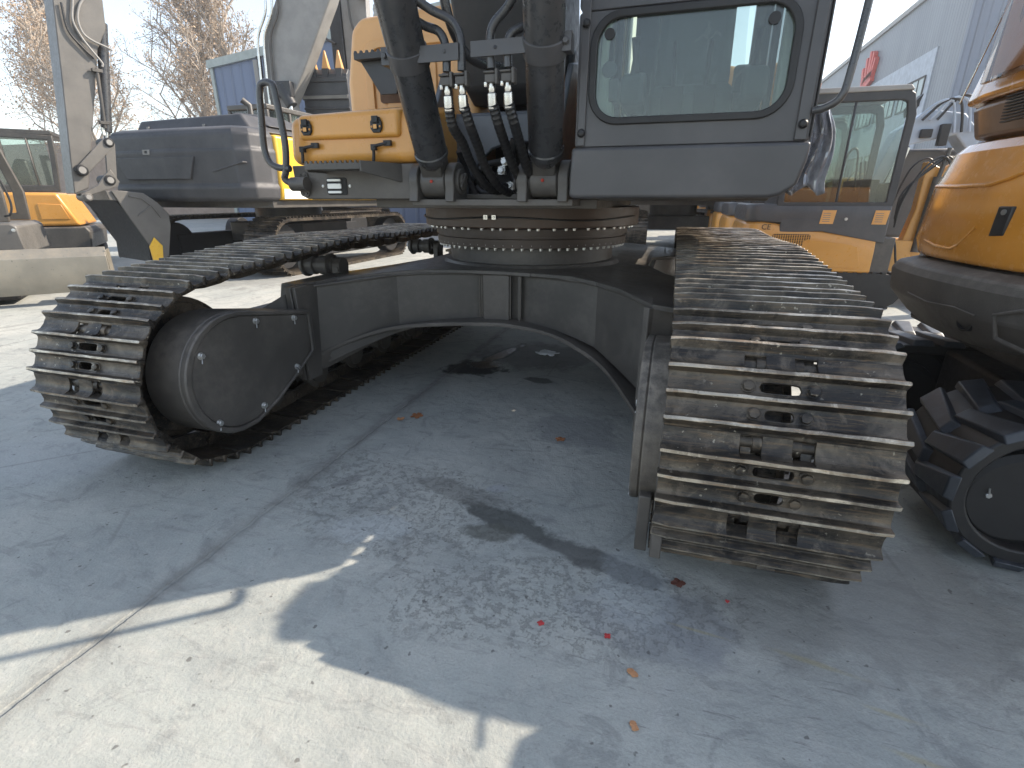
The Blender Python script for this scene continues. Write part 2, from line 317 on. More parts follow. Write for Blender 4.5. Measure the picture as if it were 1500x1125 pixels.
# ================================================================ THE BIG CRAWLER EXCAVATOR
EX = thing('crawler_excavator', 'large charcoal crawler excavator in the middle, seen between its two steel tracks', 'excavator')
G2, LT, RP, ZC = 1.281, 2.139, .386, .4505
def track_path():
    pts = []
    for i in range(61):                       # front wheel, from its top forward and down
        a = math.pi*i/60; pts.append((-LT-RP*math.sin(a), ZC+RP*math.cos(a)))
    pts.append((-LT+.35, ZC-RP-.004)); pts.append((LT-.2, ZC-RP-.004))
    for i in range(41):
        a = math.pi+math.pi*i/40; pts.append((LT-RP*math.sin(a), ZC+RP*math.cos(a)))
    top = [(LT, .8365), (1.5, .885), (.7, .925), (.45, .928), (-.2, .915), (-.85, .925), (-1.1, .918), (-1.6, .880), (-LT, .8365)]
    b = bez([(0, y, z) for y, z in top], 8); pts += [(v[1], v[2]) for v in b[1:]]
    return [Vector((0, y, z)) for y, z in pts]
PATH = track_path(); SEG = [(PATH[(i+1) % len(PATH)]-PATH[i]).length for i in range(len(PATH))]; TOT = sum(SEG); NSH = 50; PITCH = TOT/NSH
def at(s):
    s %= TOT; i = 0
    while s > SEG[i]: s -= SEG[i]; i += 1
    return PATH[i].lerp(PATH[(i+1) % len(PATH)], s/max(SEG[i], 1e-9))
US = [(-.140, .027, .020), (-.118, .030, .022), (-.098, .039, .027), (-.090, .047, .030), (-.0835, .0705, .030), (-.0725, .071, .030), (-.066, .048, .030), (-.056, .042, .030), (-.022, .042, .030), (-.012, .047, .030),
      (-.0055, .0705, .030), (.0055, .071, .030), (.012, .047, .030), (.022, .042, .030), (.056, .042, .030), (.066, .048, .030), (.0725, .071, .030), (.0835, .0705, .030), (.090, .043, .030), (.098, .036, .028)]
XS = [-.3, -.294, -.25, -.2, -.15, -.0925, -.062, -.0375, 0, .0375, .062, .0925, .15, .2, .25, .294, .3]
def make_shoe(seed):
    rnd = random.Random(seed); mb = MB(); nu, nx = len(US), len(XS); jit = {}
    T = lambda i, j: i*nx+j
    def pos(i, j, top):
        u, a, b = US[i]; x = XS[j]; n = a if top else b
        if top and a > .06:
            k = (i, j); jit.setdefault(k, (rnd.uniform(-.0016, .0008), rnd.uniform(-.0012, .0012)))
            n += jit[k][0]; u += jit[k][1]
            if abs(x) > .29: n -= .004
        # scalloped ends: the valleys are a touch shorter than the grousers
        if abs(x) > .299 and a < .05: x *= .985
        return (x, u, n)
    present = [[True]*(nx-1) for _ in range(nu-1)]
    for i in range(0, 4):
        for j in range(nx-1):
            xm = (XS[j]+XS[j+1])/2
            if .0375 < abs(xm) < .0925: present[i][j] = False
    slots = {7: .053, 13: .037}
    for i in slots:
        for j in range(nx-1):
            if abs((XS[j]+XS[j+1])/2) < .062: present[i][j] = False
    top = [pos(i, j, True) for i in range(nu) for j in range(nx)]; bot = [pos(i, j, False) for i in range(nu) for j in range(nx)]
    N = nu*nx; fs = []; tipf = []
    def P(i, j): return 0 <= i < nu-1 and 0 <= j < nx-1 and present[i][j]
    o0 = len(mb.v)
    for i in range(nu-1):
        for j in range(nx-1):
            if not present[i][j]: continue
            q = (T(i, j), T(i, j+1), T(i+1, j+1), T(i+1, j)); mb.cm = 1 if (US[i][1] > .06 and US[i+1][1] > .06) else 0
            fs.append((q, mb.cm)); fs.append((tuple(N+k for k in reversed(q)), 0))
            for (ni, nj, a, b) in ((i-1, j, q[0], q[1]), (i+1, j, q[2], q[3]), (i, j-1, q[3], q[0]), (i, j+1, q[1], q[2])):
                if not P(ni, nj) and not ((ni in slots) and 0 <= nj < nx-1 and abs((XS[nj]+XS[nj+1])/2) < .062):
                    fs.append(((b, a, N+a, N+b), 0))
    mb.v = top+bot
    for f, m in fs: mb.f.append(f); mb.m.append(m)
    mb.cm = 0
    for i, hl in slots.items():
        u0, u1 = US[i][0], US[i+1][0]; uc = (u0+u1)/2; x0 = .062; hw = .0145; hu = (u1-u0)/2; ca = math.degrees(math.atan2(hu, x0))
        angs = sorted(set([k*12 for k in range(30)]+[ca, 180-ca, 180+ca, 360-ca])); out = []; inn = []
        for a in angs:
            c, s_ = math.cos(R(a)), math.sin(R(a)); k = min(x0/abs(c) if abs(c) > 1e-6 else 1e9, hu/abs(s_) if abs(s_) > 1e-6 else 1e9); out.append((k*c, uc+k*s_))
            # stadium radius along this ray
            L = hl-hw
            if abs(s_) > 1e-6 and abs(hw/s_*c) <= L: r = hw/abs(s_)
            else: r = L*abs(c)+math.sqrt(max(0, hw*hw-L*L*s_*s_))
            inn.append((r*c, uc+r*s_))
        n = len(angs); zt, zb = .042, .030
        vs = [(x, u, zt) for x, u in out]+[(x, u, zt) for x, u in inn]+[(x, u, zb) for x, u in out]+[(x, u, zb) for x, u in inn]; f2 = []
        for k in range(n):
            l = (k+1) % n; f2 += [(k, l, n+l, n+k), (2*n+k, 3*n+k, 3*n+l, 2*n+l), (n+k, n+l, 3*n+l, 3*n+k)]
        mb.add(vs, f2)
    for (x, u) in ((-.082, -.039), (.082, -.039), (-.064, .039), (.064, .039)):
        mb.bolt((x, u, .042), (0, 0, 1), .0155, .013)
    return mb
shoe_src = [make_shoe(k) for k in range(3)]
def idler_mb(y):
    mb = MB(); mb.lathe([(.10, -.06), (.29, -.055), (.31, -.055), (.31, -.028), (.338, -.026), (.338, .026), (.31, .028), (.31, .055), (.29, .055), (.10, .06)], (0, y, ZC), (1, 0, 0), 48); mb.cyl((-.2, y, ZC), (.2, y, ZC), .07); return mb
def roller_mb(y, z, r=.075, w=.13):
    mb = MB(); mb.lathe([(r*.55, -w*1.25), (r*.9, -w*1.2), (r*.9, -w), (r*1.25, -w*.98), (r*1.25, -w*.8), (r, -w*.75), (r, -w*.2), (r*.8, -w*.15), (r*.8, w*.15), (r, w*.2), (r, w*.75), (r*1.25, w*.8), (r*1.25, w*.98), (r*.9, w), (r*.9, w*1.2), (r*.55, w*1.25)], (0, y, z), (1, 0, 0), 28); return mb
shoe_objs = None
def build_track(xc, phase_deg, side):
    global shoe_objs
    root = MB()                                            # the chain itself is the track part
    s0 = RP*R(phase_deg)-PITCH/2
    pins = [at(s0+k*PITCH) for k in range(NSH)]; frames = []
    for k in range(NSH):
        a, b = pins[k], pins[(k+1) % NSH]; m = (a+b)/2; u = (b-a).normalized(); X = Vector((-1, 0, 0)); n = X.cross(u)
        Mx = Matrix(((X.x, u.x, n.x, m.x), (X.y, u.y, n.y, m.y), (X.z, u.z, n.z, m.z), (0, 0, 0, 1))); frames.append(Mx)
        i0 = len(root.v)
        for sx in (-1, 1):
            prof = [(-.125, -.012), (-.105, -.035), (-.05, -.043), (.05, -.043), (.105, -.035), (.125, -.012), (.118, .012), (.085, .029), (-.085, .029), (-.118, .012)]
            o1 = .062 if k % 2 == 0 else .072
            root.prism(prof, 'x', sx*o1, sx*(o1+.026))
        root.cyl((-.105, -PITCH/2, 0), (.105, -PITCH/2, 0), .024, n=14); root.cyl((-.06, -PITCH/2, 0), (.06, -PITCH/2, 0), .031, n=14)
        root.xf(Mx, i0)
    tr = root.build('track', M['steel'], EX); tr.location = (xc, 0, 0)
    if shoe_objs is None:
        shoe_objs = [s.build('track_shoe', [M['steel'], M['edge']], tr, bevel=.0012, seg=1) for s in shoe_src]
        protos = shoe_objs
        for k in range(NSH):
            if k < 3: o = protos[k]; o.parent = tr; o.matrix_local = frames[k]
            else: place(protos[(k*7) % 3], tr, frames[k])
    else:
        for k in range(NSH): place(shoe_objs[(k*5+1) % 3], tr, frames[k])
    for nm, y in (('idler_wheel', -LT), ('drive_sprocket', LT)):
        o = idler_mb(y).build(nm, M['steel'], EX, bevel=.004); o.location = (xc, 0, 0)
    for y in (-.98, .55):
        mb = roller_mb(y, .80, .062, .105); mb.bar((.0-side*.16, y, .60), (0-side*.16, y, .80), .045, .12, up=(0, 1, 0)); mb.cyl((-side*.13, y, .80), (-side*.19, y, .80), .055, n=16)
        o = mb.build('carrier_roller', M['char'], EX, bevel=.003); o.location = (xc, 0, 0)
    for i in range(9):
        o = roller_mb(-1.68+i*.42, .155, .085, .1).build('track_roller', M['char'], EX); o.location = (xc, 0, 0)
    mb = MB(); mb.prism([(-1.75, .24), (1.75, .24), (1.9, .36), (1.75, .60), (-1.5, .60), (-1.95, .52), (-1.95, .34)], 'x', -.15, .15)
    # fin and outer guard rails
    mb.box(-.19, -.165, -1.5, 1.5, .20, .30); mb.box(.165, .19, -1.5, 1.5, .20, .30)
    o = mb.build('side_frame', M['brownchar'], EX, bevel=.01); o.location = (xc, 0, 0)
build_track(G2, 21.8, 1); build_track(-G2, 34.7, -1)

# D-shaped end covers on the inside of each track (face plane at |X| = .9)
dustychar = paint('dusty guard paint', (.085, .075, .064), .55, dust=.8, dustcol=(.32, .28, .23), bump=.8, bs=160)
Dout = [(-1.60, .66)]+[(-2.01, .72)]+arc(-2.07, .455, .270, 80, 180, 12)+arc(-2.07, .44, .275, 185, 262, 9)+[(-1.60, .215)]
def shrink(poly, k, c): return [(c[0]+(p[0]-c[0])*k, c[1]+(p[1]-c[1])*k) for p in poly]
for sx in (-1, 1):
    mb = MB(); outer = [(-1.60, .64), (-1.68, .655), (-2.0, .715), (-2.10, .735)]+arc(-2.15, .455, .28, 82, 262, 20)+[(-2.09, .178), (-1.93, .235), (-1.77, .32), (-1.60, .42)]
    inner = shrink(outer, .925, (-1.95, .44))
    mb.ringprism(outer, inner, 'x', sx*.90, sx*.93); mb.prism(outer, 'x', sx*.93, sx*1.12)
    # closing web towards the beam end
    mb.prism([(-1.60, .665), (-1.57, .77), (-1.30, .60), (-1.35, .55), (-1.60, .55)], 'x', sx*1.0, sx*1.10)
    cv = mb.build('idler_guard', dustychar if sx > 0 else M['char'], EX, bevel=.006)
    mb = MB(); mb.prism(shrink(outer, .915, (-1.95, .44)), 'x', sx*.912, sx*.928); pl = mb.build('cover_plate', M['char'], cv, bevel=.003)
    for (y, z) in ((-1.99, .665), (-1.73, .625), (-2.32, .585), (-1.76, .365), (-2.03, .245), (-2.30, .265)):
        mb = MB(); mb.bolt((sx*.912, y, z), (-sx, 0, 0), .013, .016); mb.tube([(sx*.906, y, z-.012), (sx*.897, y-.012, z-.03)], .0025, 6); mb.build('cover_bolt', M['zinc'], cv)
weldm = paint('weld bead', (.10, .092, .08), .4, metal=.3, dust=.4, bump=.6)
for wp in ([(-1.0, -1.515), (-.80, -1.335), (-.62, -1.15), (-.37, -1.06), (-.13, -.985)], [(.13, -1.0), (.36, -1.085), (.60, -1.185), (.77, -1.37), (.915, -1.575)]):
    mb = MB(); n_ = 30; pts = []
    for i in range(n_+1):
        s_ = i/n_*(len(wp)-1); j = min(int(s_), len(wp)-2); f_ = s_-j; x = wp[j][0]+(wp[j+1][0]-wp[j][0])*f_; y = wp[j][1]+(wp[j+1][1]-wp[j][1])*f_; pts.append((x, y, (.815 if abs(x) < .45 else .815-(abs(x)-.45)**1.3*.10)-.024))
    mb.tube(pts, .007, 8, radii=[.006+.002*(i % 2) for i in range(n_+1)]); mb.build('weld_bead', weldm, EX)
for x in (-.114, .066, -.128, .13):
    mb = MB(); mb.tube([(x, -1.022, .53), (x, -1.022, .62), (x, -1.02, .70), (x, -1.02, .785)], .005, 8); mb.build('weld_bead', weldm, EX)
mb = MB(); mb.box(.935, .975, -2.42, -2.2, .09, .30); mb.prism([(-2.50, .13), (-2.40, .13), (-2.40, .60), (-2.47, .60)], 'x', .985, 1.02); mb.build('track_guard', M['brownchar'], EX, bevel=.004)

# X-shaped centre frame
def ztop(x): return .815 if abs(x) < .45 else .815-(abs(x)-.45)**1.3*.10
fe = [(-1.02, -1.56), (-.90, -1.34), (-.66, -1.17), (-.44, -1.08), (-.2, -1.045), (0, -1.04), (.2, -1.06), (.44, -1.12), (.60, -1.22), (.73, -1.35), (.90, -1.62)]
def loopz(poly, th, zf):
    mb = MB(); n = len(poly); mb.v = [(x, y, zf(x, y)) for x, y in poly]+[(x, y, zf(x, y)-th) for x, y in poly]
    mb.f = [tuple(range(n-1, -1, -1)), tuple(range(n, 2*n))]+[(i, n+i, n+(i+1) % n, (i+1) % n) for i in range(n)]; mb.m = [0]*len(mb.f); return mb
side_r = [(1.0, -1.62), (1.16, -1.45), (1.16, -.86), (.93, -.55), (.82, -.25), (.82, .25), (.93, .5), (1.16, .8), (1.16, 1.3)]
outline = fe+side_r+[(-x, y-2*y) if False else (x, -y-.3) for x, y in []]
rear = [(.90, 1.35), (.6, .95), (.2, .8), (-.2, .8), (-.6, .95), (-.90, 1.35)]
side_l = [(-1.16, 1.3), (-1.16, .8), (-.93, .5), (-.82, .25), (-.80, -.30), (-.92, -.66), (-1.16, -.95), (-1.16, -1.46)]
outline = fe+side_r+rear+side_l
frame = MB()
# top plate as a fan of strips: split along X for a clean surface
import bmesh
def plate_obj(poly, th, zf, name, mat, parent, bevel=.004):
    bm = bmesh.new(); vs = [bm.verts.new((x, y, 0)) for x, y in poly]; f = bm.faces.new(vs); bmesh.ops.triangulate(bm, faces=[f])
    for xx in (-1.0, -.9, -.75, -.6, -.45, -.2, .2, .45, .6, .75, .9, 1.0):
        bmesh.ops.bisect_plane(bm, geom=list(bm.verts)+list(bm.edges)+list(bm.faces), plane_co=(xx, 0, 0), plane_no=(1, 0, 0))
    ret = bmesh.ops.extrude_face_region(bm, geom=list(bm.faces)); nv = set(v for v in ret['geom'] if isinstance(v, bmesh.types.BMVert))
    for v in bm.verts: v.co.z = zf(v.co.x, v.co.y)-(0 if v in nv else th)
    bmesh.ops.recalc_face_normals(bm, faces=bm.faces); me = bpy.data.meshes.new(name); bm.to_mesh(me); bm.free(); me.materials.append(mat)
    me.polygons.foreach_set('use_smooth', [True]*len(me.polygons)); me.set_sharp_from_angle(angle=R(25))
    o = bpy.data.objects.new(name, me); COL.objects.link(o); o.parent = parent
    md = o.modifiers.new('bevel', 'BEVEL'); md.width = bevel; md.segments = 2; md.limit_method = 'ANGLE'; md.angle_limit = R(40); return o
plate_obj(outline, .022, lambda x, y: ztop(x), 'top_plate', M['char'], EX)
# webs
def zbot(x): return .52-.26*(min(1, abs(x)/1.0))**2.2
web = MB()
def strip(pts, th):
    """vertical web through pts (x,y), following top plate and arch"""
    for (a, b) in zip(pts[:-1], pts[1:]):
        n = 8
        for i in range(n):
            p = [a[k]+(b[k]-a[k])*i/n for k in (0, 1)]; q = [a[k]+(b[k]-a[k])*(i+1)/n for k in (0, 1)]
            d = Vector((q[0]-p[0], q[1]-p[1], 0)).normalized(); nn = Vector((-d.y, d.x, 0))*th
            P0 = Vector((p[0], p[1], 0)); Q0 = Vector((q[0], q[1], 0)); zt0, zt1, zb0, zb1 = ztop(p[0])-.021, ztop(q[0])-.021, zbot(p[0]), zbot(q[0])
            web.add([P0+Vector((0, 0, zb0)), Q0+Vector((0, 0, zb1)), Q0+nn+Vector((0, 0, zb1)), P0+nn+Vector((0, 0, zb0)), P0+Vector((0, 0, zt0)), Q0+Vector((0, 0, zt1)), Q0+nn+Vector((0, 0, zt1)), P0+nn+Vector((0, 0, zt0))], [(0, 1, 5, 4), (2, 3, 7, 6), (0, 3, 2, 1), (4, 5, 6, 7)]+([(3, 0, 4, 7)] if i == 0 else [])+([(1, 2, 6, 5)] if i == n-1 else []))
for wpts in ([(-1.0, -1.50), (-.62, -1.14), (-.125, -.965)], [(.125, -.985), (.60, -1.17), (.92, -1.56)], [(-1.1, 1.3), (-.6, .95), (.6, .95), (1.1, 1.3)], [(1.15, -.88), (.85, -.3), (.85, .3), (1.15, .9)], [(-1.15, -.95), (-.85, -.3), (-.85, .3), (-1.15, .9)]):
    web = MB(); strip(wpts, .02); web.build('web_plate', M['char'], EX, ang=50)
mb = MB(); mb.hexa([(-.11, -1.02, .50), (.06, -1.03, .50), (.06, -.8, .50), (-.11, -.8, .50)], [(-.11, -1.02, .79), (.06, -1.03, .79), (.06, -.8, .79), (-.11, -.8, .79)])
mb.box(-.128, -.112, -1.0, -.9, .50, .79); mb.box(.112, .128, -1.02, -.9, .50, .79); mb.box(-.11, .13, -.96, -.94, .50, .79); mb.build('centre_box', M['brownchar'], EX, bevel=.004)
# arched bottom flange
fl = MB(); A = [(-1.02, -1.60), (-.93, -1.36), (-.66, -1.18), (-.36, -1.11), (-.07, -1.07), (.12, -1.07), (.36, -1.10), (.585, -1.22), (.72, -1.36), (.875, -1.62)]
Bk = [(-.98, -1.42), (-.80, -1.20), (-.62, -1.03), (-.33, -.93), (-.07, -.88), (.12, -.88), (.34, -.93), (.56, -1.03), (.72, -1.18), (.93, -1.42)]
zz = [.265, .365, .46, .497, .51, .51, .48, .415, .36, .275]; vs = []
A2 = bez([(a[0], a[1]-.08, z+.018) for a, z in zip(A, zz)], 4); B2 = bez([(a[0], a[1], z+.004) for a, z in zip(Bk, zz)], 4); n = len(A2)
fl.v = [tuple(v) for v in A2]+[tuple(v) for v in B2]+[(v.x, v.y, v.z-.024) for v in A2]+[(v.x, v.y, v.z-.024) for v in B2]
fl.f = [(i, i+1, n+i+1, n+i) for i in range(n-1)]+[(2*n+i, 3*n+i, 3*n+i+1, 2*n+i+1) for i in range(n-1)]+[(i, 2*n+i, 2*n+i+1, i+1) for i in range(n-1)]+[(n+i, n+i+1, 3*n+i+1, 3*n+i) for i in range(n-1)]+[(0, n, 3*n, 2*n), (n-1, 3*n-1, 4*n-1, 2*n-1)]
fl.m = [0]*len(fl.f); fl.build('bottom_flange', M['brownchar'], EX, bevel=.004, ang=50)
# leg end plates bolted to the side frames
mb = MB(); mb.prism([(-1.64, .765), (-1.615, .23), (-1.50, .23), (-1.45, .765)], 'x', -1.02, -.985); mb.prism([(-1.64, .765), (-1.615, .23), (-1.50, .23), (-1.45, .765)], 'x', -.975, -.955)
mb.box(-1.16, -1.0, -1.5, -.9, .30, .76); mb.build('leg_end', M['char'], EX, bevel=.005)
mb = MB(); mb.hexa([(.86, -1.62, .16), (.885, -1.64, .16), (1.02, -1.5, .2), (.98, -1.42, .2)], [(.865, -1.62, .765), (.89, -1.64, .765), (1.03, -1.5, .765), (.98, -1.42, .765)])
mb.hexa([(.888, -1.63, .20), (1.14, -1.52, .24), (1.14, -1.0, .24), (.93, -1.0, .3)], [(.888, -1.63, .765), (1.14, -1.52, .72), (1.14, -1.0, .72), (.93, -1.0, .765)]); mb.build('leg_end', M['brownchar'], EX, bevel=.005)
# triangular gusset towards left track
mb = MB(); mb.add([(-.99, -1.56, .765), (-1.12, -1.72, .66), (-1.12, -1.2, .66), (-1.0, -1.1, .77), (-.99, -1.56, .50), (-1.12, -1.72, .50), (-1.12, -1.2, .5), (-1.0, -1.1, .5)], [(0, 1, 2, 3), (7, 6, 5, 4), (0, 4, 5, 1), (1, 5, 6, 2), (2, 6, 7, 3), (3, 7, 4, 0)]); mb.build('gusset', M['char'], EX, bevel=.004)

# slewing bearing
SC = Vector((0, -.30, 0))
mb = MB(); mb.lathe([(.62, .805), (.60, .83), (.568, .835), (.568, .925), (.56, .935)], SC, n=96); mb.build('bearing_pedestal', M['char'], EX, ang=30)
rustring = paint('rusty bearing ring', (.060, .046, .038), .5, metal=.2, dust=.4, dustcol=(.14, .10, .07), bump=.3)
mb = MB(); mb.lathe([(.63, .935), (.652, .937), (.654, .985), (.645, .99), (.645, 1.0), (.66, 1.002), (.66, 1.045), (.64, 1.05)], SC, n=96); ring = mb.build('slew_ring', rustring, EX, ang=30)
mb = MB(); mb.lathe([(.70, 1.052), (.722, 1.054), (.728, 1.06), (.728, 1.165), (.72, 1.17)], SC, n=96); mb.build('upper_ring', paint('rusty upper ring', (.075, .050, .036), .45, dust=.5, dustcol=(.17, .1, .065), bump=.3), EX, ang=30)
mb = MB()
for k in range(72):
    a = 2*math.pi*k/72; d = Vector((math.cos(a), math.sin(a), 0)); p = SC+d*.636+Vector((0, 0, .935)); mb.bolt(p, (0, 0, -1), .009, .014); mb.tube([p+d*.012, p+d*.016+Vector((0, 0, .02))], .002, 5)
for k in range(60):
    a = 2*math.pi*(k+(.3 if k % 3 else .0))/60; d = Vector((math.cos(a), math.sin(a), 0)); p = SC+d*.69+Vector((0, 0, 1.052)); mb.bolt(p, (0, 0, -1), .009, .013); mb.tube([p+d*.012, p+d*.018+Vector((0, 0, .02))], .002, 5)
o = mb.build('ring_bolts', M['zinc'], EX); o['label'] = 'two rows of bright bolt heads round the slewing ring'; o['kind'] = 'stuff'
mb = MB(); pts = []
for a in range(-165, -14, 6): pts.append(SC+Vector((.737*math.cos(R(a)), .737*math.sin(R(a)), 1.115-.018*math.sin(R((a+90)*2.2))**2)))
mb.tube(pts, .005, 6); gh = mb.build('grease_line', M['hose'], EX)
mb = MB()
for a in (-96, -92): mb = MB(); d = Vector((math.cos(R(a)), math.sin(R(a)), 0)); p = SC+d*.738+Vector((0, 0, 1.115)); mb.bar(p-Vector((.012, 0, 0)), p+Vector((.012, 0, 0)), .014, .024); mb.bolt(p+Vector((0, -.008, 0)), (0, -1, 0), .006, .006); mb.build('grease_fitting', M['chrome'], gh)

# ---------------- revolving deck
YF = -1.5
mb = MB(); mb.box(-.90, 1.2, -1.40, 1.8, 1.212, 1.235); mb.box(-.26, .52, YF-.06, -1.36, 1.182, 1.2115); mb.box(-.58, .60, -1.36, .6, 1.168, 1.2115); mb.build('deck_plate', M['brownchar'], EX, bevel=.004)
# boom foot bracket: side plates and arched cross plate
bp_ = MB()
for x in (-.34, .36): bp_.prism([(-1.44, 1.2), (-1.40, 1.32), (-.98, 1.86), (-.80, 1.90), (-.60, 1.80), (.2, 1.5), (.4, 1.2)], 'x', x, x+.03)
ar = [(-.31, 1.20), (-.31, 1.635), (.36, 1.635), (.36, 1.20)]; hole = [(-.19, 1.21), (-.12, 1.38), (-.02, 1.47), (.06, 1.49), (.30, 1.49), (.30, 1.21)]
bp_.prism([(-.31, 1.2), (-.31, 1.64), (.36, 1.64), (.36, 1.50), (.06, 1.50), (-.04, 1.47), (-.14, 1.38), (-.20, 1.2)], 'y', -1.02, -.99)
bp_.hexa([(-.31, -1.02, 1.64), (.36, -1.02, 1.64), (.36, -.7, 1.60), (-.31, -.7, 1.60)], [(-.31, -1.0, 1.655), (.36, -1.0, 1.655), (.36, -.7, 1.62), (-.31, -.7, 1.62)])
bp_.build('boom_bracket', paint('blue grey bracket paint', (.10, .11, .125), .4, dust=.3, bump=.1), EX, bevel=.008)
mb = MB(); mb.box(-.31, .36, -.6, -.5, 1.2, 1.75); mb.box(-.06, .1, -.95, -.6, 1.2, 1.36); mb.cyl((.02, -.85, 1.34), (.28, -.85, 1.34), .05); mb.cyl((.22, -.8, 1.2), (.22, -.8, 1.42), .06); mb.build('swing_motor', M['dark'], EX, bevel=.01)
mb = MB()
for pts in ([(-.12, -1.1, 1.31), (-.10, -1.1, 1.35), (-.06, -1.08, 1.385), (-.01, -1.05, 1.40), (.03, -1.02, 1.405)], [(-.08, -1.15, 1.27), (-.04, -1.18, 1.245), (.02, -1.16, 1.25), (.05, -1.1, 1.275), (.07, -1.05, 1.28)],
            [(.11, -1.1, 1.36), (.2, -1.15, 1.355), (.30, -1.1, 1.36)], [(.24, -1.2, 1.27), (.28, -1.2, 1.33), (.32, -1.15, 1.36)], [(-.16, -1.2, 1.45), (-.14, -1.1, 1.30), (-.05, -1.25, 1.225)], [(.14, -1.2, 1.5), (.12, -1.15, 1.35), (.2, -1.25, 1.23)]):
    mb.tube(bez(pts, 6), .017, 12)
ho = mb.build('hydraulic_hose', M['hose'], EX)
for c in ((.035, -1.03, 1.405), (.075, -1.06, 1.28), (.09, -1.09, 1.22), (.025, -1.05, 1.36), (.335, -1.15, 1.365), (.20, -1.28, 1.225), (.235, -1.3, 1.22)):
    mb = MB(); mb.bolt(c, (0, -1, .1), .018, .02); mb.box(c[0]-.02, c[0]+.02, c[1], c[1]+.03, c[2]-.02, c[2]+.02); mb.build('hose_fitting', M['chrome'], ho)
mb = MB(); mb.tube([(.20, -1.12, 1.36), (.215, -1.12, 1.33), (.20, -1.13, 1.27), (.16, -1.14, 1.23)], .013, 10); mb.build('blue_hose_tag', paint('blue tag', (.12, .3, .6), .5, dust=0), ho)

# ---------------- boom
mb = MB(); prof = [(-.62, 1.80), (-.72, 1.72), (-.90, 1.70), (-1.02, 1.76), (-1.18, 2.10), (-1.75, 3.3), (-2.9, 4.75), (-4.2, 5.3), (-4.2, 5.75), (-2.7, 5.45), (-1.3, 4.1), (-.62, 2.5), (-.5, 1.95)]
mb.prism(prof, 'x', -.19, .335); mb.cyl((-.28, -.72, 1.86), (.36, -.72, 1.86), .12); mb.build('boom', M['boomdark'], EX, bevel=.02, seg=3)
mb = MB(); mb.tube(bez([(.07, -1.90, 2.2), (.08, -1.88, 1.90), (.11, -1.80, 1.76), (.16, -1.70, 1.72), (.20, -1.5, 1.75)], 8), .018, 12); mb.build('pressure_pipe', M['pipe'], EX)
# ---------------- boom cylinders
def blend(p, q, t): return Vector(p).lerp(Vector(q), t)
cyls = []
for (fx, tx, s) in ((-.150, -.062, 1), (.385, .476, -1)):
    foot = Vector((fx, -1.50, 1.29)); up = Vector((tx, -1.975, 1.85)); d = (up-foot).normalized(); end = foot+d*2.6
    mb = MB(); mb.lathe([(.05, .10), (.064, .12), (.071, .135), (.077, .15), (.077, .165), (.073, .17), (.073, 1.95), (.08, 1.96), (.08, 2.05), (.05, 2.07)], foot, d, 40)
    b = mb.build('boom_cylinder', M['pipe'], EX, ang=28); cyls.append(b)
    mb = MB(); mb.cyl(foot+d*2.0, foot+d*3.0, .045, n=24); mb.build('piston_rod', M['chrome'], b)
    mb = MB(); mb.hexa([foot+Vector((-.05, -.055, 0)), foot+Vector((.05, -.055, 0)), foot+Vector((.05, .055, 0)), foot+Vector((-.05, .055, 0))], [foot+d*.14+Vector((-.055, -.055, 0)), foot+d*.14+Vector((.055, -.055, 0)), foot+d*.14+Vector((.055, .055, 0)), foot+d*.14+Vector((-.055, .055, 0))])
    mb.cyl(foot+Vector((-.062, 0, 0)), foot+Vector((.062, 0, 0)), .072, n=32); mb.build('cylinder_eye', M['char'], b, bevel=.006)
    mb = MB(); mb.lathe([(.007, 0), (.0075, .004), (.003, .008)], foot+Vector((.0, -.073, .0)), (0, -1, 0), 10); mb.build('paint_mark', M['redmark'], b)
    mb = MB()
    for x0, x1 in ((-.115, -.07), (.07, .115)):
        pr = arc(-1.50, 1.29, .085, 200, -20, 16)+[(-1.40, 1.20), (-1.59, 1.20)]
        mb.prism(pr, 'x', foot.x+x0, foot.x+x1)
    mb.cyl(foot+Vector((-.128, 0, 0)), foot+Vector((.128, 0, 0)), .058, n=28); mb.cyl(foot+Vector((-.140, 0, 0)), foot+Vector((.140, 0, 0)), .036, n=20)
    mb.bar(foot+Vector((s*.14, -.045, -.03)), foot+Vector((s*.14, .02, .03)), .012, .03)
    mb.build('cylinder_clevis', M['char'], EX, bevel=.005)
    # clamp collar and pipe bracket
    c = foot+d*.575; mb = MB(); mb.lathe([(.074, -.034), (.079, -.032), (.079, .032), (.074, .034)], c, d, 40)
    mb.box(c.x-s*.082-.018, c.x-s*.082+.018, c.y-.03, c.y+.03, c.z-.03, c.z+.03); mb.bolt((c.x-s*.082, c.y-.03, c.z), (0, -1, 0), .011, .015)
    if s > 0: mb.box(c.x+.06, c.x+.225, c.y-.045, c.y-.037, c.z-.035, c.z+.02); mb.box(c.x+.06, c.x+.225, c.y-.037, c.y+.02, c.z+.012, c.z+.0195)
    else: mb.box(c.x-.265, c.x-.06, c.y-.045, c.y-.037, c.z-.03, c.z+.02); mb.box(c.x-.265, c.x-.06, c.y-.037, c.y+.02, c.z+.012, c.z+.0195)
    mb.bolt((c.x+s*.17, c.y-.045, c.z-.005), (0, -1, 0), .006, .004)
    mb.build('pipe_clamp', M['charfine'], b, bevel=.002)
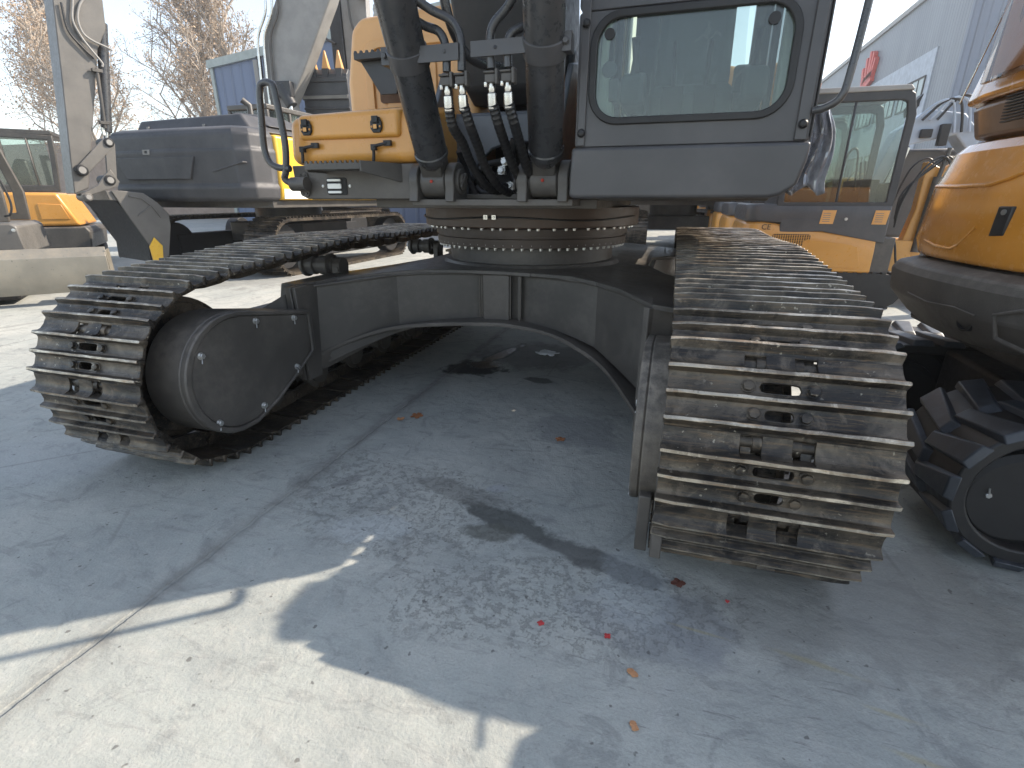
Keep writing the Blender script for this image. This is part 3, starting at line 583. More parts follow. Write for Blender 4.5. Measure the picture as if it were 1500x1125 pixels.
# pipes down to bracket, fittings and sleeved hoses
px = [(-.045+.065, -1.66, 1.0), (.052+.03, -1.66, 1)]
YH = -1.89
hs = [
    (.085, [(.085, YH, 1.66), (.085, YH, 1.74), (.06, YH, 1.79), (.0, YH, 1.815), (-.05, YH-.02, 1.85), (-.09, YH-.06, 1.92)], [(.088, YH, 1.545), (.085, -1.85, 1.48), (.085, -1.75, 1.43), (.07, -1.62, 1.36), (.09, -1.48, 1.27), (.13, -1.38, 1.245)]),
    (.145, [(.145, YH, 1.66), (.145, YH, 1.76), (.11, YH, 1.82), (.03, YH-.02, 1.86), (-.05, YH-.06, 1.92), (-.09, YH-.12, 2.02)], [(.150, YH, 1.545), (.158, -1.85, 1.48), (.150, -1.75, 1.42), (.135, -1.62, 1.35), (.15, -1.48, 1.27), (.18, -1.38, 1.235)]),
    (.262, [(.262, YH, 1.66), (.258, YH, 1.75), (.275, YH, 1.80), (.33, YH, 1.85), (.40, YH-.04, 1.92)], [(.266, YH, 1.545), (.275, -1.85, 1.48), (.27, -1.75, 1.42), (.262, -1.62, 1.35), (.265, -1.48, 1.28), (.29, -1.38, 1.24)]),
    (.325, [(.325, YH, 1.66), (.325, YH, 1.72), (.34, YH, 1.765), (.39, YH+.02, 1.79)], [(.328, YH, 1.545), (.338, -1.85, 1.48), (.333, -1.75, 1.42), (.32, -1.62, 1.35), (.32, -1.48, 1.28), (.34, -1.38, 1.25)])]
for (x, pipe, hose) in hs:
    mb = MB(); mb.tube(bez(pipe, 6), .0155, 12); o = mb.build('oil_pipe', M['pipe'], EX)
    mb = MB(); y = YH; mb.box(x-.02, x+.02, y-.022, y+.022, 1.612, 1.640); mb.box(x-.024, x+.018, y-.026, y+.018, 1.642, 1.650); mb.box(x+.021, x+.032, y-.03, y+.01, 1.605, 1.655); mb.build('flange_block', M['char'], o, bevel=.003)
    mb = MB(); mb.lathe([(.012, 0), (.014, .02), (.012, .03), (.018, .035), (.0185, .08), (.0175, .085)], (x, y, 1.613), (.03, .05, -1), 16); mb.bolt((x-.018, y-.015, 1.613), (0, 0, -1), .006, .014); mb.build('hose_ferrule', M['chrome'], o)
    pts = bez(hose, 14); mb = MB(); rad = [.0185+(.0022 if i % 3 == 0 else 0) for i in range(len(pts))]; mb.tube(pts, .018, 12, radii=rad); mb.build('sleeved_hose', M['hose'], EX)

# ---------------- left front corner: skirt panel, toolbox, tank, step, rail
sk = MB(); poly = [(-.975, 1.375), (-.968, 1.29), (-.93, 1.225), (-.90, 1.213), (-.24, 1.213), (-.24, 1.375)]
sk.prism(poly, 'y', YF, YF+.03); sk.box(-.90, -.24, YF+.03, -1.0, 1.21, 1.37); s1 = sk.build('front_skirt', M['brownchar'], EX, bevel=.004)
mb = MB(); mb.prism(rrect(-.775, -.655, 1.232, 1.315, .012, 3), 'y', YF-.004, YF+.001); hl = mb.build('lamp_recess', M['dark'], s1, bevel=.002)
mb = MB()
for z0, z1 in ((1.240, 1.252), (1.262, 1.287), (1.297, 1.309)): mb.prism(rrect(-.765, -.685, z0, z1, .005, 3), 'y', YF-.014, YF-.004)
mb.build('lamp_lens', M['lamp'], hl, bevel=.002)
mb = MB()
for (x, z) in ((-.80, 1.275), (-.64, 1.275)): mb.bolt((x, YF-.001, z), (0, -1, 0), .006, .005)
mb.build('skirt_screw', M['zinc'], s1)
# rail
mb = MB(); railp = [(-.945, YF-.05, 1.285), (-.985, YF-.055, 1.31), (-1.0, YF-.06, 1.37), (-.985, YF-.06, 1.50), (-1.005, YF-.06, 1.72), (-1.02, YF-.06, 1.752), (-1.06, YF-.06, 1.757), (-1.09, YF-.06, 1.73), (-1.105, YF-.06, 1.60), (-1.115, YF-.06, 1.47), (-1.095, YF-.06, 1.405), (-1.05, YF-.06, 1.378), (-.975, YF-.06, 1.37)]
railp = [(x+.035, y, z-.012) if z > 1.33 else (x, y, z) for x, y, z in railp]; mb.tube(bez(railp, 6), .0165, 14); rl = mb.build('hand_rail', M['pipe'], EX)
mb = MB(); mb.cyl((-.955, YF-.04, 1.285), (-.865, YF-.04, 1.285), .034, n=24); mb.prism(rrect(-.935, -.88, 1.225, 1.345, .02, 4), 'y', YF-.012, YF-.002)
for (x, z) in ((-.92, 1.33), (-.895, 1.33), (-.92, 1.24), (-.895, 1.24)): mb.bolt((x, YF-.012, z), (0, -1, 0), .006, .006)
mb.build('rail_mount', M['char'], rl, bevel=.002)
# step with saw-tooth edge
def sawtooth(x0, x1, z, h, n): 
    out = []
    for i in range(n): w = (x1-x0)/n; out += [(x0+i*w, z), (x0+i*w+w*.15, z+h), (x0+i*w+w*.45, z+h), (x0+i*w+w*.6, z)]
    return out+[(x1, z)]
mb = MB(); st = sawtooth(-.775, -.475, 1.372, .012, 11); mb.prism([(-.775, 1.345)]+st+[(-.475, 1.345)], 'y', YF-.16, YF-.15); mb.prism([(-.775, 1.345)]+st+[(-.475, 1.345)], 'y', YF-.03, YF-.02)
mb.box(-.775, -.475, YF-.15, YF-.02, 1.345, 1.352); mb.hexa([(-.475, YF-.16, 1.335), (-.465, YF-.16, 1.335), (-.34, YF-.005, 1.29), (-.35, YF-.005, 1.29)], [(-.475, YF-.16, 1.382), (-.465, YF-.16, 1.382), (-.34, YF-.005, 1.375), (-.35, YF-.005, 1.375)])
mb.box(-.775, -.768, YF-.15, YF, 1.335, 1.37); mb.build('serrated_step', M['char'], EX, bevel=.0015)
# toolbox
tb = MB(); tb.hexa([(-.985, YF, 1.378), (-.245, YF, 1.378), (-.245, -.95, 1.378), (-.985, -.95, 1.378)], [(-.985, YF+.02, 1.600), (-.245, YF+.02, 1.610), (-.245, -.95, 1.70), (-.985, -.95, 1.68)])
box = tb.build('tool_box', M['yellow'], EX, bevel=.05, seg=5)
tb = MB(); tb.hexa([(-.905, YF-.014, 1.492), (-.335, YF-.014, 1.492), (-.335, YF+.1, 1.492), (-.905, YF+.1, 1.492)], [(-.905, YF-.004, 1.604), (-.335, YF-.004, 1.614), (-.335, -1.02, 1.708), (-.905, -1.02, 1.690)])
lid = tb.build('lid', M['yellow'], box, bevel=.022, seg=4)
for x in (-.845, -.45):
    mb = MB(); mb.prism([(x-.03, 1.530), (x-.018, 1.512), (x+.018, 1.512), (x+.03, 1.530), (x+.03, 1.555), (x+.018, 1.580), (x-.010, 1.580), (x-.03, 1.560)], 'y', YF-.024, YF-.012); mb.box(x-.010, x+.010, YF-.030, YF-.02, 1.525, 1.545); mb.box(x-.016, x+.016, YF-.035, YF-.024, 1.553, 1.583)
    la = mb.build('latch', M['black'], lid, bevel=.002)
    mb = MB(); mb.box(x-.009, x+.009, YF-.0335, YF-.0305, 1.528, 1.546); mb.bolt((x-.022, YF-.024, 1.538), (0, -1, 0), .004, .004); mb.bolt((x+.022, YF-.024, 1.538), (0, -1, 0), .004, .004)
    o = mb.build('latch_plate', M['yellow'], lid)
for x in (-.85, -.44):
    mb = MB(); mb.tube(bez([(x+.04, YF-.014, 1.466), (x, YF-.022, 1.458), (x-.03, YF-.024, 1.45), (x-.035, YF-.020, 1.42), (x-.04, YF-.02, 1.385)], 4), .008, 8); mb.box(x-.045, x-.02, YF-.03, YF-.006, 1.435, 1.462); mb.box(x+.02, x+.06, YF-.02, YF-.004, 1.453, 1.478); mb.build('hinge', M['black'], box, bevel=.002)
# fuel tank
tk = MB(); tk.hexa([(-.99, -.92, 1.40), (-.16, -.92, 1.40), (-.16, .3, 1.40), (-.99, .3, 1.40)], [(-.985, -.90, 1.86), (-.16, -.90, 1.86), (-.16, .3, 1.86), (-.985, .3, 1.86)])
tk.v = []; tk.f = []; tk.m = []
tk.prism([(-.99, 1.40), (-.16, 1.40), (-.16, 2.215), (-.87, 2.185), (-.935, 2.13), (-.99, 1.86)], 'y', -.90, .3); tank = tk.build('fuel_tank', M['paleorange'], EX, bevel=.045, seg=5)
mb = MB(); mb.ringprism(rrect(-.85, -.24, 1.55, 2.06, .06, 4), rrect(-.80, -.30, 1.60, 2.02, .05, 4), 'y', -.915, -.899); mb.prism(rrect(-.72, -.40, 1.70, 1.95, .03, 4), 'y', -.912, -.899); mb.build('pressed_panel', M['paleorange'], tank, bevel=.006)
mb = MB(); mb.prism(rrect(-.76, -.45, 1.74, 1.94, .02, 4), 'y', -.918, -.9125); mb.build('recess_shade', paint('painted brown recess shade', (.12, .06, .03), .7), tank)  # flat brown plate, the recess shade is put into its colour
mb = MB(); st = sawtooth(-.80, -.52, 1.955, .012, 8); mb.prism([(-.80, 1.925)]+st+[(-.52, 1.925)], 'y', -1.10, -1.09); mb.box(-.80, -.52, -1.09, -.92, 1.925, 1.933); mb.prism([(-.79, 1.925), (-.56, 1.925), (-.58, 1.76), (-.68, 1.76)], 'y', -1.05, -1.035); mb.build('upper_step', M['boomdark'], EX, bevel=.002)
# engine house behind, mostly out of sight
mb = MB(); mb.box(-1.25, 1.3, .45, 1.75, 1.25, 2.1); mb.build('engine_house', M['yellow'], EX, bevel=.06, seg=3)
mb = MB(); mb.prism([(-1.3, 1.8), (1.3, 1.8)]+arc(0, .9, 1.65, 35, 145, 10), 'z', 1.22, 2.05); mb.build('counterweight', M['char'], EX, bevel=.05, seg=3)
mb = MB(); mb.prism([(-.90, 1.98), (-.82, 2.3), (-.74, 2.45), (-.68, 2.45), (-.66, 2.2), (-.70, 1.98)], 'y', -.55, -.40); mb.cyl((-.74, -.48, 2.15), (-.74, -.48, 2.19), .06); mb.build('mirror_stay', M['boomdark'], EX, bevel=.01)

# ---------------- cab
CX0, CX1, CY0, CY1, CZ0, CZ1 = .545, 1.385, -1.70, .05, 1.405, 3.02
cab = MB(); of = rrect(CX0, CX1, CZ0, CZ1, .03, 6); wl_ = rrect(.605, 1.295, 1.495, 1.845, .10, 6)
# front: lower frame, dividing bar, upper frame
cab.ringprism(rrect(CX0, CX1, CZ0, 1.86, .012, 6), wl_, 'y', CY0, CY0+.05)
cab.ringprism(rrect(CX0, CX1, 1.862, CZ1, .02, 6), rrect(.60, 1.30, 1.915, 2.92, .05, 6), 'y', CY0, CY0+.05)
cab.ringprism(rrect(CX0, CX1, CZ0, CZ1, .02, 6), rrect(CX0+.08, CX1-.08, 1.66, 2.9, .06, 6), 'y', CY1-.05, CY1)
cab.box(CX0, CX1, CY0, CY1, 2.96, CZ1+.03); cab.box(CX0, CX1, CY0+.05, CY1, CZ0-.02, CZ0+.06)
for x0 in (CX0, CX1-.045):
    cab.box(x0, x0+.045, CY0+.05, CY0+.13, CZ0, 2.96); cab.box(x0, x0+.045, -.62, -.54, CZ0, 2.96); cab.box(x0, x0+.045, CY0+.13, CY1-.05, CZ0+.04, 1.53 if x0 > 1 else 1.60)
cb = cab.build('cab', M['charfine'], EX, bevel=.006)
mb = MB(); mb.ringprism(rrect(.592, 1.308, 1.482, 1.858, .112, 8), rrect(.618, 1.282, 1.508, 1.832, .088, 8), 'y', CY0-.012, CY0+.01); mb.build('window_seal', M['black'], cb, bevel=.004)
mb = MB(); mb.prism(rrect(.61, 1.29, 1.50, 1.84, .09, 8), 'y', CY0+.006, CY0+.012); mb.build('front_window', M['glass'], cb)
mb = MB(); mb.prism(rrect(.60, 1.30, 1.915, 2.92, .05, 6), 'y', CY0+.006, CY0+.012); mb.build('windscreen', M['glass'], cb)
for x in (CX0+.02, CX1-.026):
    mb = MB(); mb.box(x, x+.006, CY0+.13, -.62, 1.53 if x > 1 else 1.60, 2.96); mb.box(x, x+.006, -.54, CY1-.05, 1.53 if x > 1 else 1.60, 2.96); mb.build('side_window', M['glass'], cb)
for (x, z) in ((.66, 1.785), (1.215, 1.79)): mb = MB(); mb.lathe([(.019, 0), (.019, .006)], (x, CY0+.004, z), (0, -1, 0), 24); mb.build('suction_pad', M['black'], cb)
mb = MB(); mb.prism([(.555, 1.41), (.585, 1.41), (.600, 3.0), (.560, 3.0)], 'y', CY0-.012, CY0-.001); mb.prism([(1.335, 1.41), (1.375, 1.41), (1.375, 3.0), (1.345, 3.0)], 'y', CY0-.012, CY0-.001)
mb.box(1.386, 1.392, CY0-.004, CY0+.06, 1.42, 2.98)
mb.build('pillar_trim', M['charfine'], cb, bevel=.004)
for (x, z) in ((.573, 1.455), (.575, 1.82), (1.355, 1.46), (1.362, 1.86)): mb = MB(); mb.lathe([(.014, 0), (.016, .008), (.010, .018), (.004, .02)], (x, CY0-.012, z), (0, -1, 0), 14); mb.build('trim_knob', M['black'], cb)
# box under the cab
mb = MB(); pr = [(.53, 1.222), (.535, 1.405), (1.395, 1.405), (1.39, 1.34), (1.37, 1.26), (1.32, 1.225), (1.28, 1.215), (.55, 1.215)]
mb.prism(pr, 'y', CY0-.015, CY0+.35); mb.build('cab_base', M['charfine'], EX, bevel=.014, seg=4)
mb = MB(); mb.box(.58, 1.34, CY0+.35, CY1, 1.205, 1.39); mb.build('cab_floor_frame', M['char'], EX, bevel=.01)
# interior
it = MB(); it.box(.60, 1.34, -1.6, 0, 1.42, 1.47); it.build('cab_floor', M['greytrim'], cb)
it = MB(); it.prism([(-1.05, 1.50), (-1.1, 1.72), (-.55, 1.76), (-.50, 1.50)], 'x', .78, 1.16); it.prism([(-.60, 1.74), (-.70, 1.78), (-.52, 2.50), (-.38, 2.50), (-.40, 1.74)], 'x', .78, 1.16); it.prism([(-.56, 2.50), (-.56, 2.72), (-.44, 2.72), (-.42, 2.50)], 'x', .86, 1.08); it.build('seat', M['greytrim'], cb, bevel=.05, seg=4)
it = MB(); it.prism([(-1.25, 1.62), (-1.25, 1.74), (-.6, 1.88), (-.5, 1.6)], 'x', .66, .76); it.prism([(-1.25, 1.62), (-1.25, 1.74), (-.6, 1.88), (-.5, 1.6)], 'x', 1.18, 1.28); it.build('arm_console', M['greytrim'], cb, bevel=.02, seg=3)
for x in (.71, 1.23):
    it = MB(); it.tube([(x, -1.12, 1.74), (x, -1.14, 1.82), (x, -1.17, 1.90)], .014, 10, radii=[.026, .012, .02]); it.build('joystick', M['black'], cb)
it = MB(); it.prism([(-1.62, 1.46), (-1.60, 1.47), (-1.52, 1.62), (-1.54, 1.63)], 'x', .86, .94); it.prism([(-1.62, 1.46), (-1.60, 1.47), (-1.52, 1.62), (-1.54, 1.63)], 'x', .98, 1.06)
it.tube([(.90, -1.50, 1.46), (.90, -1.48, 1.62), (.89, -1.46, 1.80)], .009, 8); it.tube([(1.02, -1.50, 1.46), (1.02, -1.48, 1.62), (1.03, -1.46, 1.80)], .009, 8); it.build('travel_pedal', M['black'], cb)
it = MB(); it.prism([(.595, 1.50), (.68, 1.50), (.66, 1.62), (.635, 1.72), (.65, 1.95), (.66, 2.9), (.595, 2.9)], 'y', -1.60, -1.50); it.build('light_trim', M['white'], cb, bevel=.02)
it = MB(); it.box(1.27, 1.33, -1.58, -1.50, 1.50, 2.9); it.prism([(-.55, 1.5), (-.55, 2.9), (-.02, 2.9), (-.02, 1.5)], 'x', .60, .62); it.build('rear_trim', M['white'], cb, bevel=.02)
it = MB(); it.box(.69, .80, -1.0, -.9, 1.47, 2.3); it.build('front_pillar_console', M['black'], cb, bevel=.02, seg=3)
it = MB(); it.box(.655, .69, -1.60, -1.50, 1.58, 1.66); it.lathe([(.028, 0), (.03, .01), (.02, .012)], (.655, -1.60, 1.69), (0, -1, 0), 24); it.build('cup_holder', M['greytrim'], cb, bevel=.003)
it = MB()
rnd = random.Random(5)
for k in range(1):                                     # crumpled protective film over the seat
    nx_, ny_ = 14, 14; vs = []; base = (.75, -1.12-.03*k)
    for i in range(nx_):
        for j in range(ny_):
            u, v = i/(nx_-1), j/(ny_-1); x = .75+u*.44; z = 1.66+v*.75; y = -1.15+v*.42-.05*math.sin(u*3.1)+.05*mnoise.noise(Vector((u*4, v*4, k*7)))
            vs.append((x, y-.03*k, z))
    it.add(vs, [(i*ny_+j, (i+1)*ny_+j, (i+1)*ny_+j+1, i*ny_+j+1) for i in range(nx_-1) for j in range(ny_-1)])
film = glassmat('clear protective film', (.92, .95, .95), .12, .06, (.6, .65, .66))
it.build('seat_film', film, cb, recalc=False)
# mirror bar and hand hold at the right pillar
mb = MB(); mb.tube(bez([(1.38, CY0-.02, 1.50), (1.41, CY0-.04, 1.505), (1.445, CY0-.06, 1.53), (1.46, CY0-.06, 1.60), (1.475, CY0-.06, 1.85), (1.49, CY0-.06, 2.3), (1.46, CY0-.03, 2.62), (1.385, CY0-.01, 2.66)], 7), .0125, 12); mb.build('mirror_bar', M['pipe'], EX)
# ================================================================ NEAR RIGHT: orange compact excavator on rubber tracks
RE_ = thing('compact_excavator', 'glossy orange compact excavator with black rubber track at the right edge', 'excavator')
rub = paint('black tread rubber', (.030, .034, .042), .42, dust=.45, dustcol=(.13, .145, .17), bump=.3, bs=220)
def rubber_track(y0, y1, xa, xb, h, parent):
    r = h/2; zc = r+.002; pts = [(xa+r-r*math.sin(math.pi*i/20), zc+r*math.cos(math.pi*i/20)) for i in range(21)]+[(xb-r+r*math.sin(math.pi*i/20), zc-r*math.cos(math.pi*i/20)) for i in range(21)]
    inn = [(xa+r-(r-.035)*math.sin(math.pi*i/20), zc+(r-.035)*math.cos(math.pi*i/20)) for i in range(21)]+[(xb-r+(r-.035)*math.sin(math.pi*i/20), zc-(r-.035)*math.cos(math.pi*i/20)) for i in range(21)]
    k = .03; belt = [( (xa+xb)/2+(p[0]-(xa+xb)/2)*1, p[1]) for p in pts]
    def sh(p, d):                                   # offset inwards by d
        x = min(max(p[0], xa+r), xb-r); v = Vector((p[0]-x, p[1]-zc)); l = v.length; return (x+v.x*(l-d)/l, zc+v.y*(l-d)/l)
    mb = MB(); mb.ringprism([sh(p, k) for p in pts], [sh(p, k+.05) for p in pts], 'y', y0+.02, y1-.02)
    o = mb.build('rubber_track', M['black'], parent, bevel=.008)
    L = 2*(xb-xa-2*r)+2*math.pi*(r-k); n = round(L/.125); mb = MB()
    def P(s, off):
        s %= L; a = xb-xa-2*r; c = math.pi*(r-k)
        if s < c: t = s/(r-k); return Vector((xa+r-(r-k+off)*math.sin(t), 0, zc+(r-k+off)*math.cos(t)))
        s -= c
        if s < a: return Vector((xa+r+s, 0, zc-(r-k+off)))
        s -= a
        if s < c: t = s/(r-k); return Vector((xb-r+(r-k+off)*math.sin(t), 0, zc-(r-k+off)*math.cos(t)))
        s -= c; return Vector((xb-r-s, 0, zc+(r-k+off)))
    w = y1-y0
    for i in range(n):
        for side in (0, 1):
            s0 = (i+.5*side)*L/n; ya, yb = (y0-.004, y0+w*.58) if side == 0 else (y1+.004, y1-w*.58); prof = []
            # lug: wide at the edge, skewed and narrowing to the middle
            edge = [(s0-.050, 0), (s0+.048, 0)]; mid = [(s0+.016, 1), (s0+.084, 1)]; base = []; top = []
            for (ss, e) in (edge[0], edge[1], mid[1], mid[0]):
                yy = ya if e == 0 else yb; p = P(ss, -.002); p.y = yy; base.append(p)
            for (ss, e, d) in ((s0-.038, 0, .014), (s0+.036, 0, .014), (s0+.074, 1, -.03), (s0+.026, 1, -.03)):
                yy = (ya if e == 0 else yb)+(d if side == 0 else -d)*(1 if e == 0 else 1); p = P(ss, .026 if e == 0 else .020); p.y = yy; top.append(p)
            mb.hexa(base, top)
    mb.build('tread_lugs', rub, o, bevel=.005, seg=2)['kind'] = 'stuff'
    mb = MB(); m = (y0+y1)/2
    for cx in (xa+r, xb-r): mb.cyl((cx, m-.14, zc), (cx, m+.14, zc), r-.075, n=36)
    mb.box(xa+r, xb-r, m-.12, m+.12, .10, h-.10)
    mb.build('track_frame', M['dark'], parent, bevel=.01)
    mb = MB(); mb.lathe([(.175, 0), (.172, .03), (.15, .045), (.0, .046)], (xa+r-.03, m-.14, zc-.03), (0, -1, 0), 36); fd = mb.build('final_drive', M['dark'], parent, ang=30)
    mb = MB(); mb.bolt((xa+r-.125, m-.14-.040, zc-.02), (0, -1, 0), .010, .012); mb.tube([(xa+r-.125, m-.190, zc-.017), (xa+r-.132, m-.194, zc+.01)], .003, 6); mb.build('drive_bolt', M['zinc'], fd)
    return o
rubber_track(-2.06, -1.58, 1.92, 4.1, .56, RE_); rubber_track(-1.0, -.52, 1.92, 4.1, .56, RE_)
mb = MB(); mb.prism([(2.26, -2.64), (4.2, -2.64), (4.2, -2.0), (2.26, -2.0)], 'z', 1.0, 1.40); mb.build('shade_block', M['orange'], RE_, bevel=.03, seg=3)  # unseen box added only to cast shade on the foreground concrete
mb = MB(); mb.box(2.3, 3.8, -1.58, -.98, .22, .52); mb.lathe([(.5, .50), (.5, .66)], (3.1, -1.4, 0), n=40); mb.box(2.2, 4.0, -2.05, -.75, .62, .72); mb.build('undercarriage_frame', M['dark'], RE_, bevel=.02)
TC = (3.1, -1.5)
def faceX(y): return 1.935+(y+1.45)**2/3.4
def outline(r, xr=4.2, n=14, squash=1.0):
    k = 1.15-r; yf = -1.10-k; yn = -2.08+max(0, min(k, .09))*3; x0 = faceX(yf-.2)+k; out = [(xr, yf+.2), (x0+.6, yf+.05), (x0+.3, yf)]
    out += [(x0+.22+.22*math.cos(R(a)), yf-.2+.2*math.sin(R(a))) for a in (105, 120, 135, 150, 165)]
    out += [(faceX(y)+k, y) for y in [yf-.2+(yn+.12-(yf-.2))*i/n for i in range(n+1)]]
    xn = faceX(yn+.12)+k; out += [(xn+.035, yn+.05), (xn+.10, yn+.01), (xn+.2, yn), (xr, yn+.1)]
    return out
def loft(mb, levels, out=outline):
    rings = [[(x, y, z) for x, y in out(r)] for z, r in levels]; n = len(rings[0])
    vs = [v for q in rings for v in q]; fs = [tuple(range(n-1, -1, -1)), tuple((len(rings)-1)*n+i for i in range(n))]
    for k in range(len(rings)-1):
        for i in range(n): fs.append((k*n+i, k*n+(i+1) % n, (k+1)*n+(i+1) % n, (k+1)*n+i))
    mb.add(vs, fs); return mb
texchar = paint('textured charcoal tail', (.062, .055, .048), .6, dust=.5, dustcol=(.28, .24, .21), bump=1.0, bs=420)
mb = MB(); loft(mb, [(.70, 1.0), (.715, 1.07), (.76, 1.12), (.84, 1.185), (.93, 1.195), (.962, 1.18), (.982, 1.13)]); sk = mb.build('tail_weight', texchar, RE_, bevel=.008, ang=22)
def on(ang, r, z):
    y = TC[1]+1.12*math.sin(R(ang)); return Vector((faceX(y)+1.15-r, y, z)), Vector((-1, (y+1.45)/1.7, 0)).normalized()
p, d = on(194.5, 1.150, .815)
mb = MB(); mb.lathe([(.040, -.02), (.040, .004), (.034, .006), (.032, -.02)], p, d, 28); mb.build('lifting_eye', M['dark'], sk)
mb = MB()
hexp = [(203, .79), (203, .865), (207.5, .895), (216, .875), (222, .82), (222, .765), (212, .765)]
mb.tube([on(a, 1.170 if z < .83 else 1.192, z)[0] for a, z in hexp+hexp[:1]], .007, 8); mb.tube([on(a, 1.188, z)[0] for a, z in ((178, .855), (186, .845), (194, .855), (199, .845))], .004, 6); mb.build('pressed_outline', texchar, sk)
mb = MB(); loft(mb, [(.99, 1.115), (1.0, 1.13), (1.06, 1.145), (1.26, 1.13), (1.29, 1.12), (1.375, 1.10), (1.405, 1.075), (1.42, 1.03)]); hood = mb.build('hood', M['orange'], RE_, bevel=.012, seg=3, ang=24)
mb = MB(); mb.tube([on(a, 1.142+q, z)[0] for a, z, q in ((170, 1.26, -.01), (180, 1.255, -.008), (189, 1.258, -.008), (192.5, 1.275, -.012), (196, 1.30, -.022), (201, 1.302, -.022), (214, 1.305, -.022))], .007, 8); mb.tube([on(a, 1.142, z)[0] for a, z in ((173, 1.055), (178, 1.042), (184, 1.040), (186, 1.055), (189.5, 1.12))], .005, 8); mb.build('hood_crease', M['orange'], hood)
mb = MB(); mb.tube([on(205.5, r_, z)[0] for z, r_ in ((.992, 1.118), (1.06, 1.147), (1.27, 1.13), (1.375, 1.102))], .004, 6); mb.build('hood_seam', M['dark'], hood)
mb = MB(); q = [(193.2, 1.095), (196.2, 1.10), (196.6, 1.19), (193.6, 1.19)]
vs = [on(a, 1.130, z)[0] for a, z in q]+[on(a, 1.146, z)[0] for a, z in q]; mb.hexa(vs[:4], vs[4:]); hd = mb.build('hood_handle', M['black'], hood, bevel=.004)
mb = MB(); mb.lathe([(.009, 0), (.009, .004)], on(195.2, 1.146, 1.172)[0], on(200, 1, 0)[1], 14); mb.build('lock', M['zinc'], hd)
brown = paint('brown grey band paint', (.16, .10, .07), .4, dust=.3, dustcol=(.3, .2, .14), bump=.06, coat=.3)
mb = MB(); loft(mb, [(1.42, 1.03), (1.43, 1.065), (1.53, 1.085), (1.55, 1.06)]); mb.build('hood_band', brown, RE_, bevel=.008, ang=24)
# rear of the cab tower
def tow(k): return lambda r: [(2.35+k, -1.15), (2.08+k, -1.17), (2.005+k, -1.24), (1.98+k, -1.42), (1.985+k, -1.70+k*2.5), (2.02+k, -1.74+k*2.5), (2.25+k, -1.66+k*2.3), (3.3, -1.30), (3.3, -1.0)]
T0 = []
mb = MB(); a = tow(0)(0); b = tow(.085)(0); n = len(a)
mb.add([(x, y, 1.55) for x, y in a]+[(x, y, 1.93) for x, y in b], [tuple(range(n-1, -1, -1)), tuple(range(n, 2*n))]+[(i, (i+1) % n, n+(i+1) % n, n+i) for i in range(n)])
tower = mb.build('rear_panel', M['orange'], RE_, bevel=.02, seg=3)
mb = MB(); mb.add([(1.962, -1.42, 1.60), (1.966, -1.66, 1.60), (2.03, -1.47, 1.915), (2.026, -1.30, 1.915), (1.978, -1.42, 1.60), (1.982, -1.66, 1.60), (2.045, -1.47, 1.915), (2.041, -1.30, 1.915)], [(0, 1, 2, 3), (7, 6, 5, 4), (0, 4, 5, 1), (1, 5, 6, 2), (2, 6, 7, 3), (3, 7, 4, 0)]); mb.build('rear_window', glassmat('clear rear glass', (.9, .85, .78), .05, .03, (.6, .45, .3)), RE_, bevel=.003)
mb = MB(); mb.bar((1.975, -1.268, 1.56), (2.055, -1.262, 1.93), .006, .008); mb.build('window_rim', M['chrome'], RE_, bevel=.003)
pale = paint('painted peach reflection', (.60, .27, .09), .5, dust=.15, dustcol=(.5, .33, .2), bump=0)
mb = MB(); mb.add([(1.981, -1.44, 1.62), (1.983, -1.64, 1.62), (2.044, -1.465, 1.91), (2.04, -1.31, 1.91)], [(0, 1, 2, 3)]); 
mb.build('glass_reflection', pale, tower, recalc=False)  # sheet behind the glass, its colour standing in for the orange reflection
mb = MB()
for k in range(9): mb.box(1.966, 1.980, -1.80, -1.62, 1.452+k*.0095, 1.456+k*.0095)
mb.build('vent_grille', M['dark'], RE_)

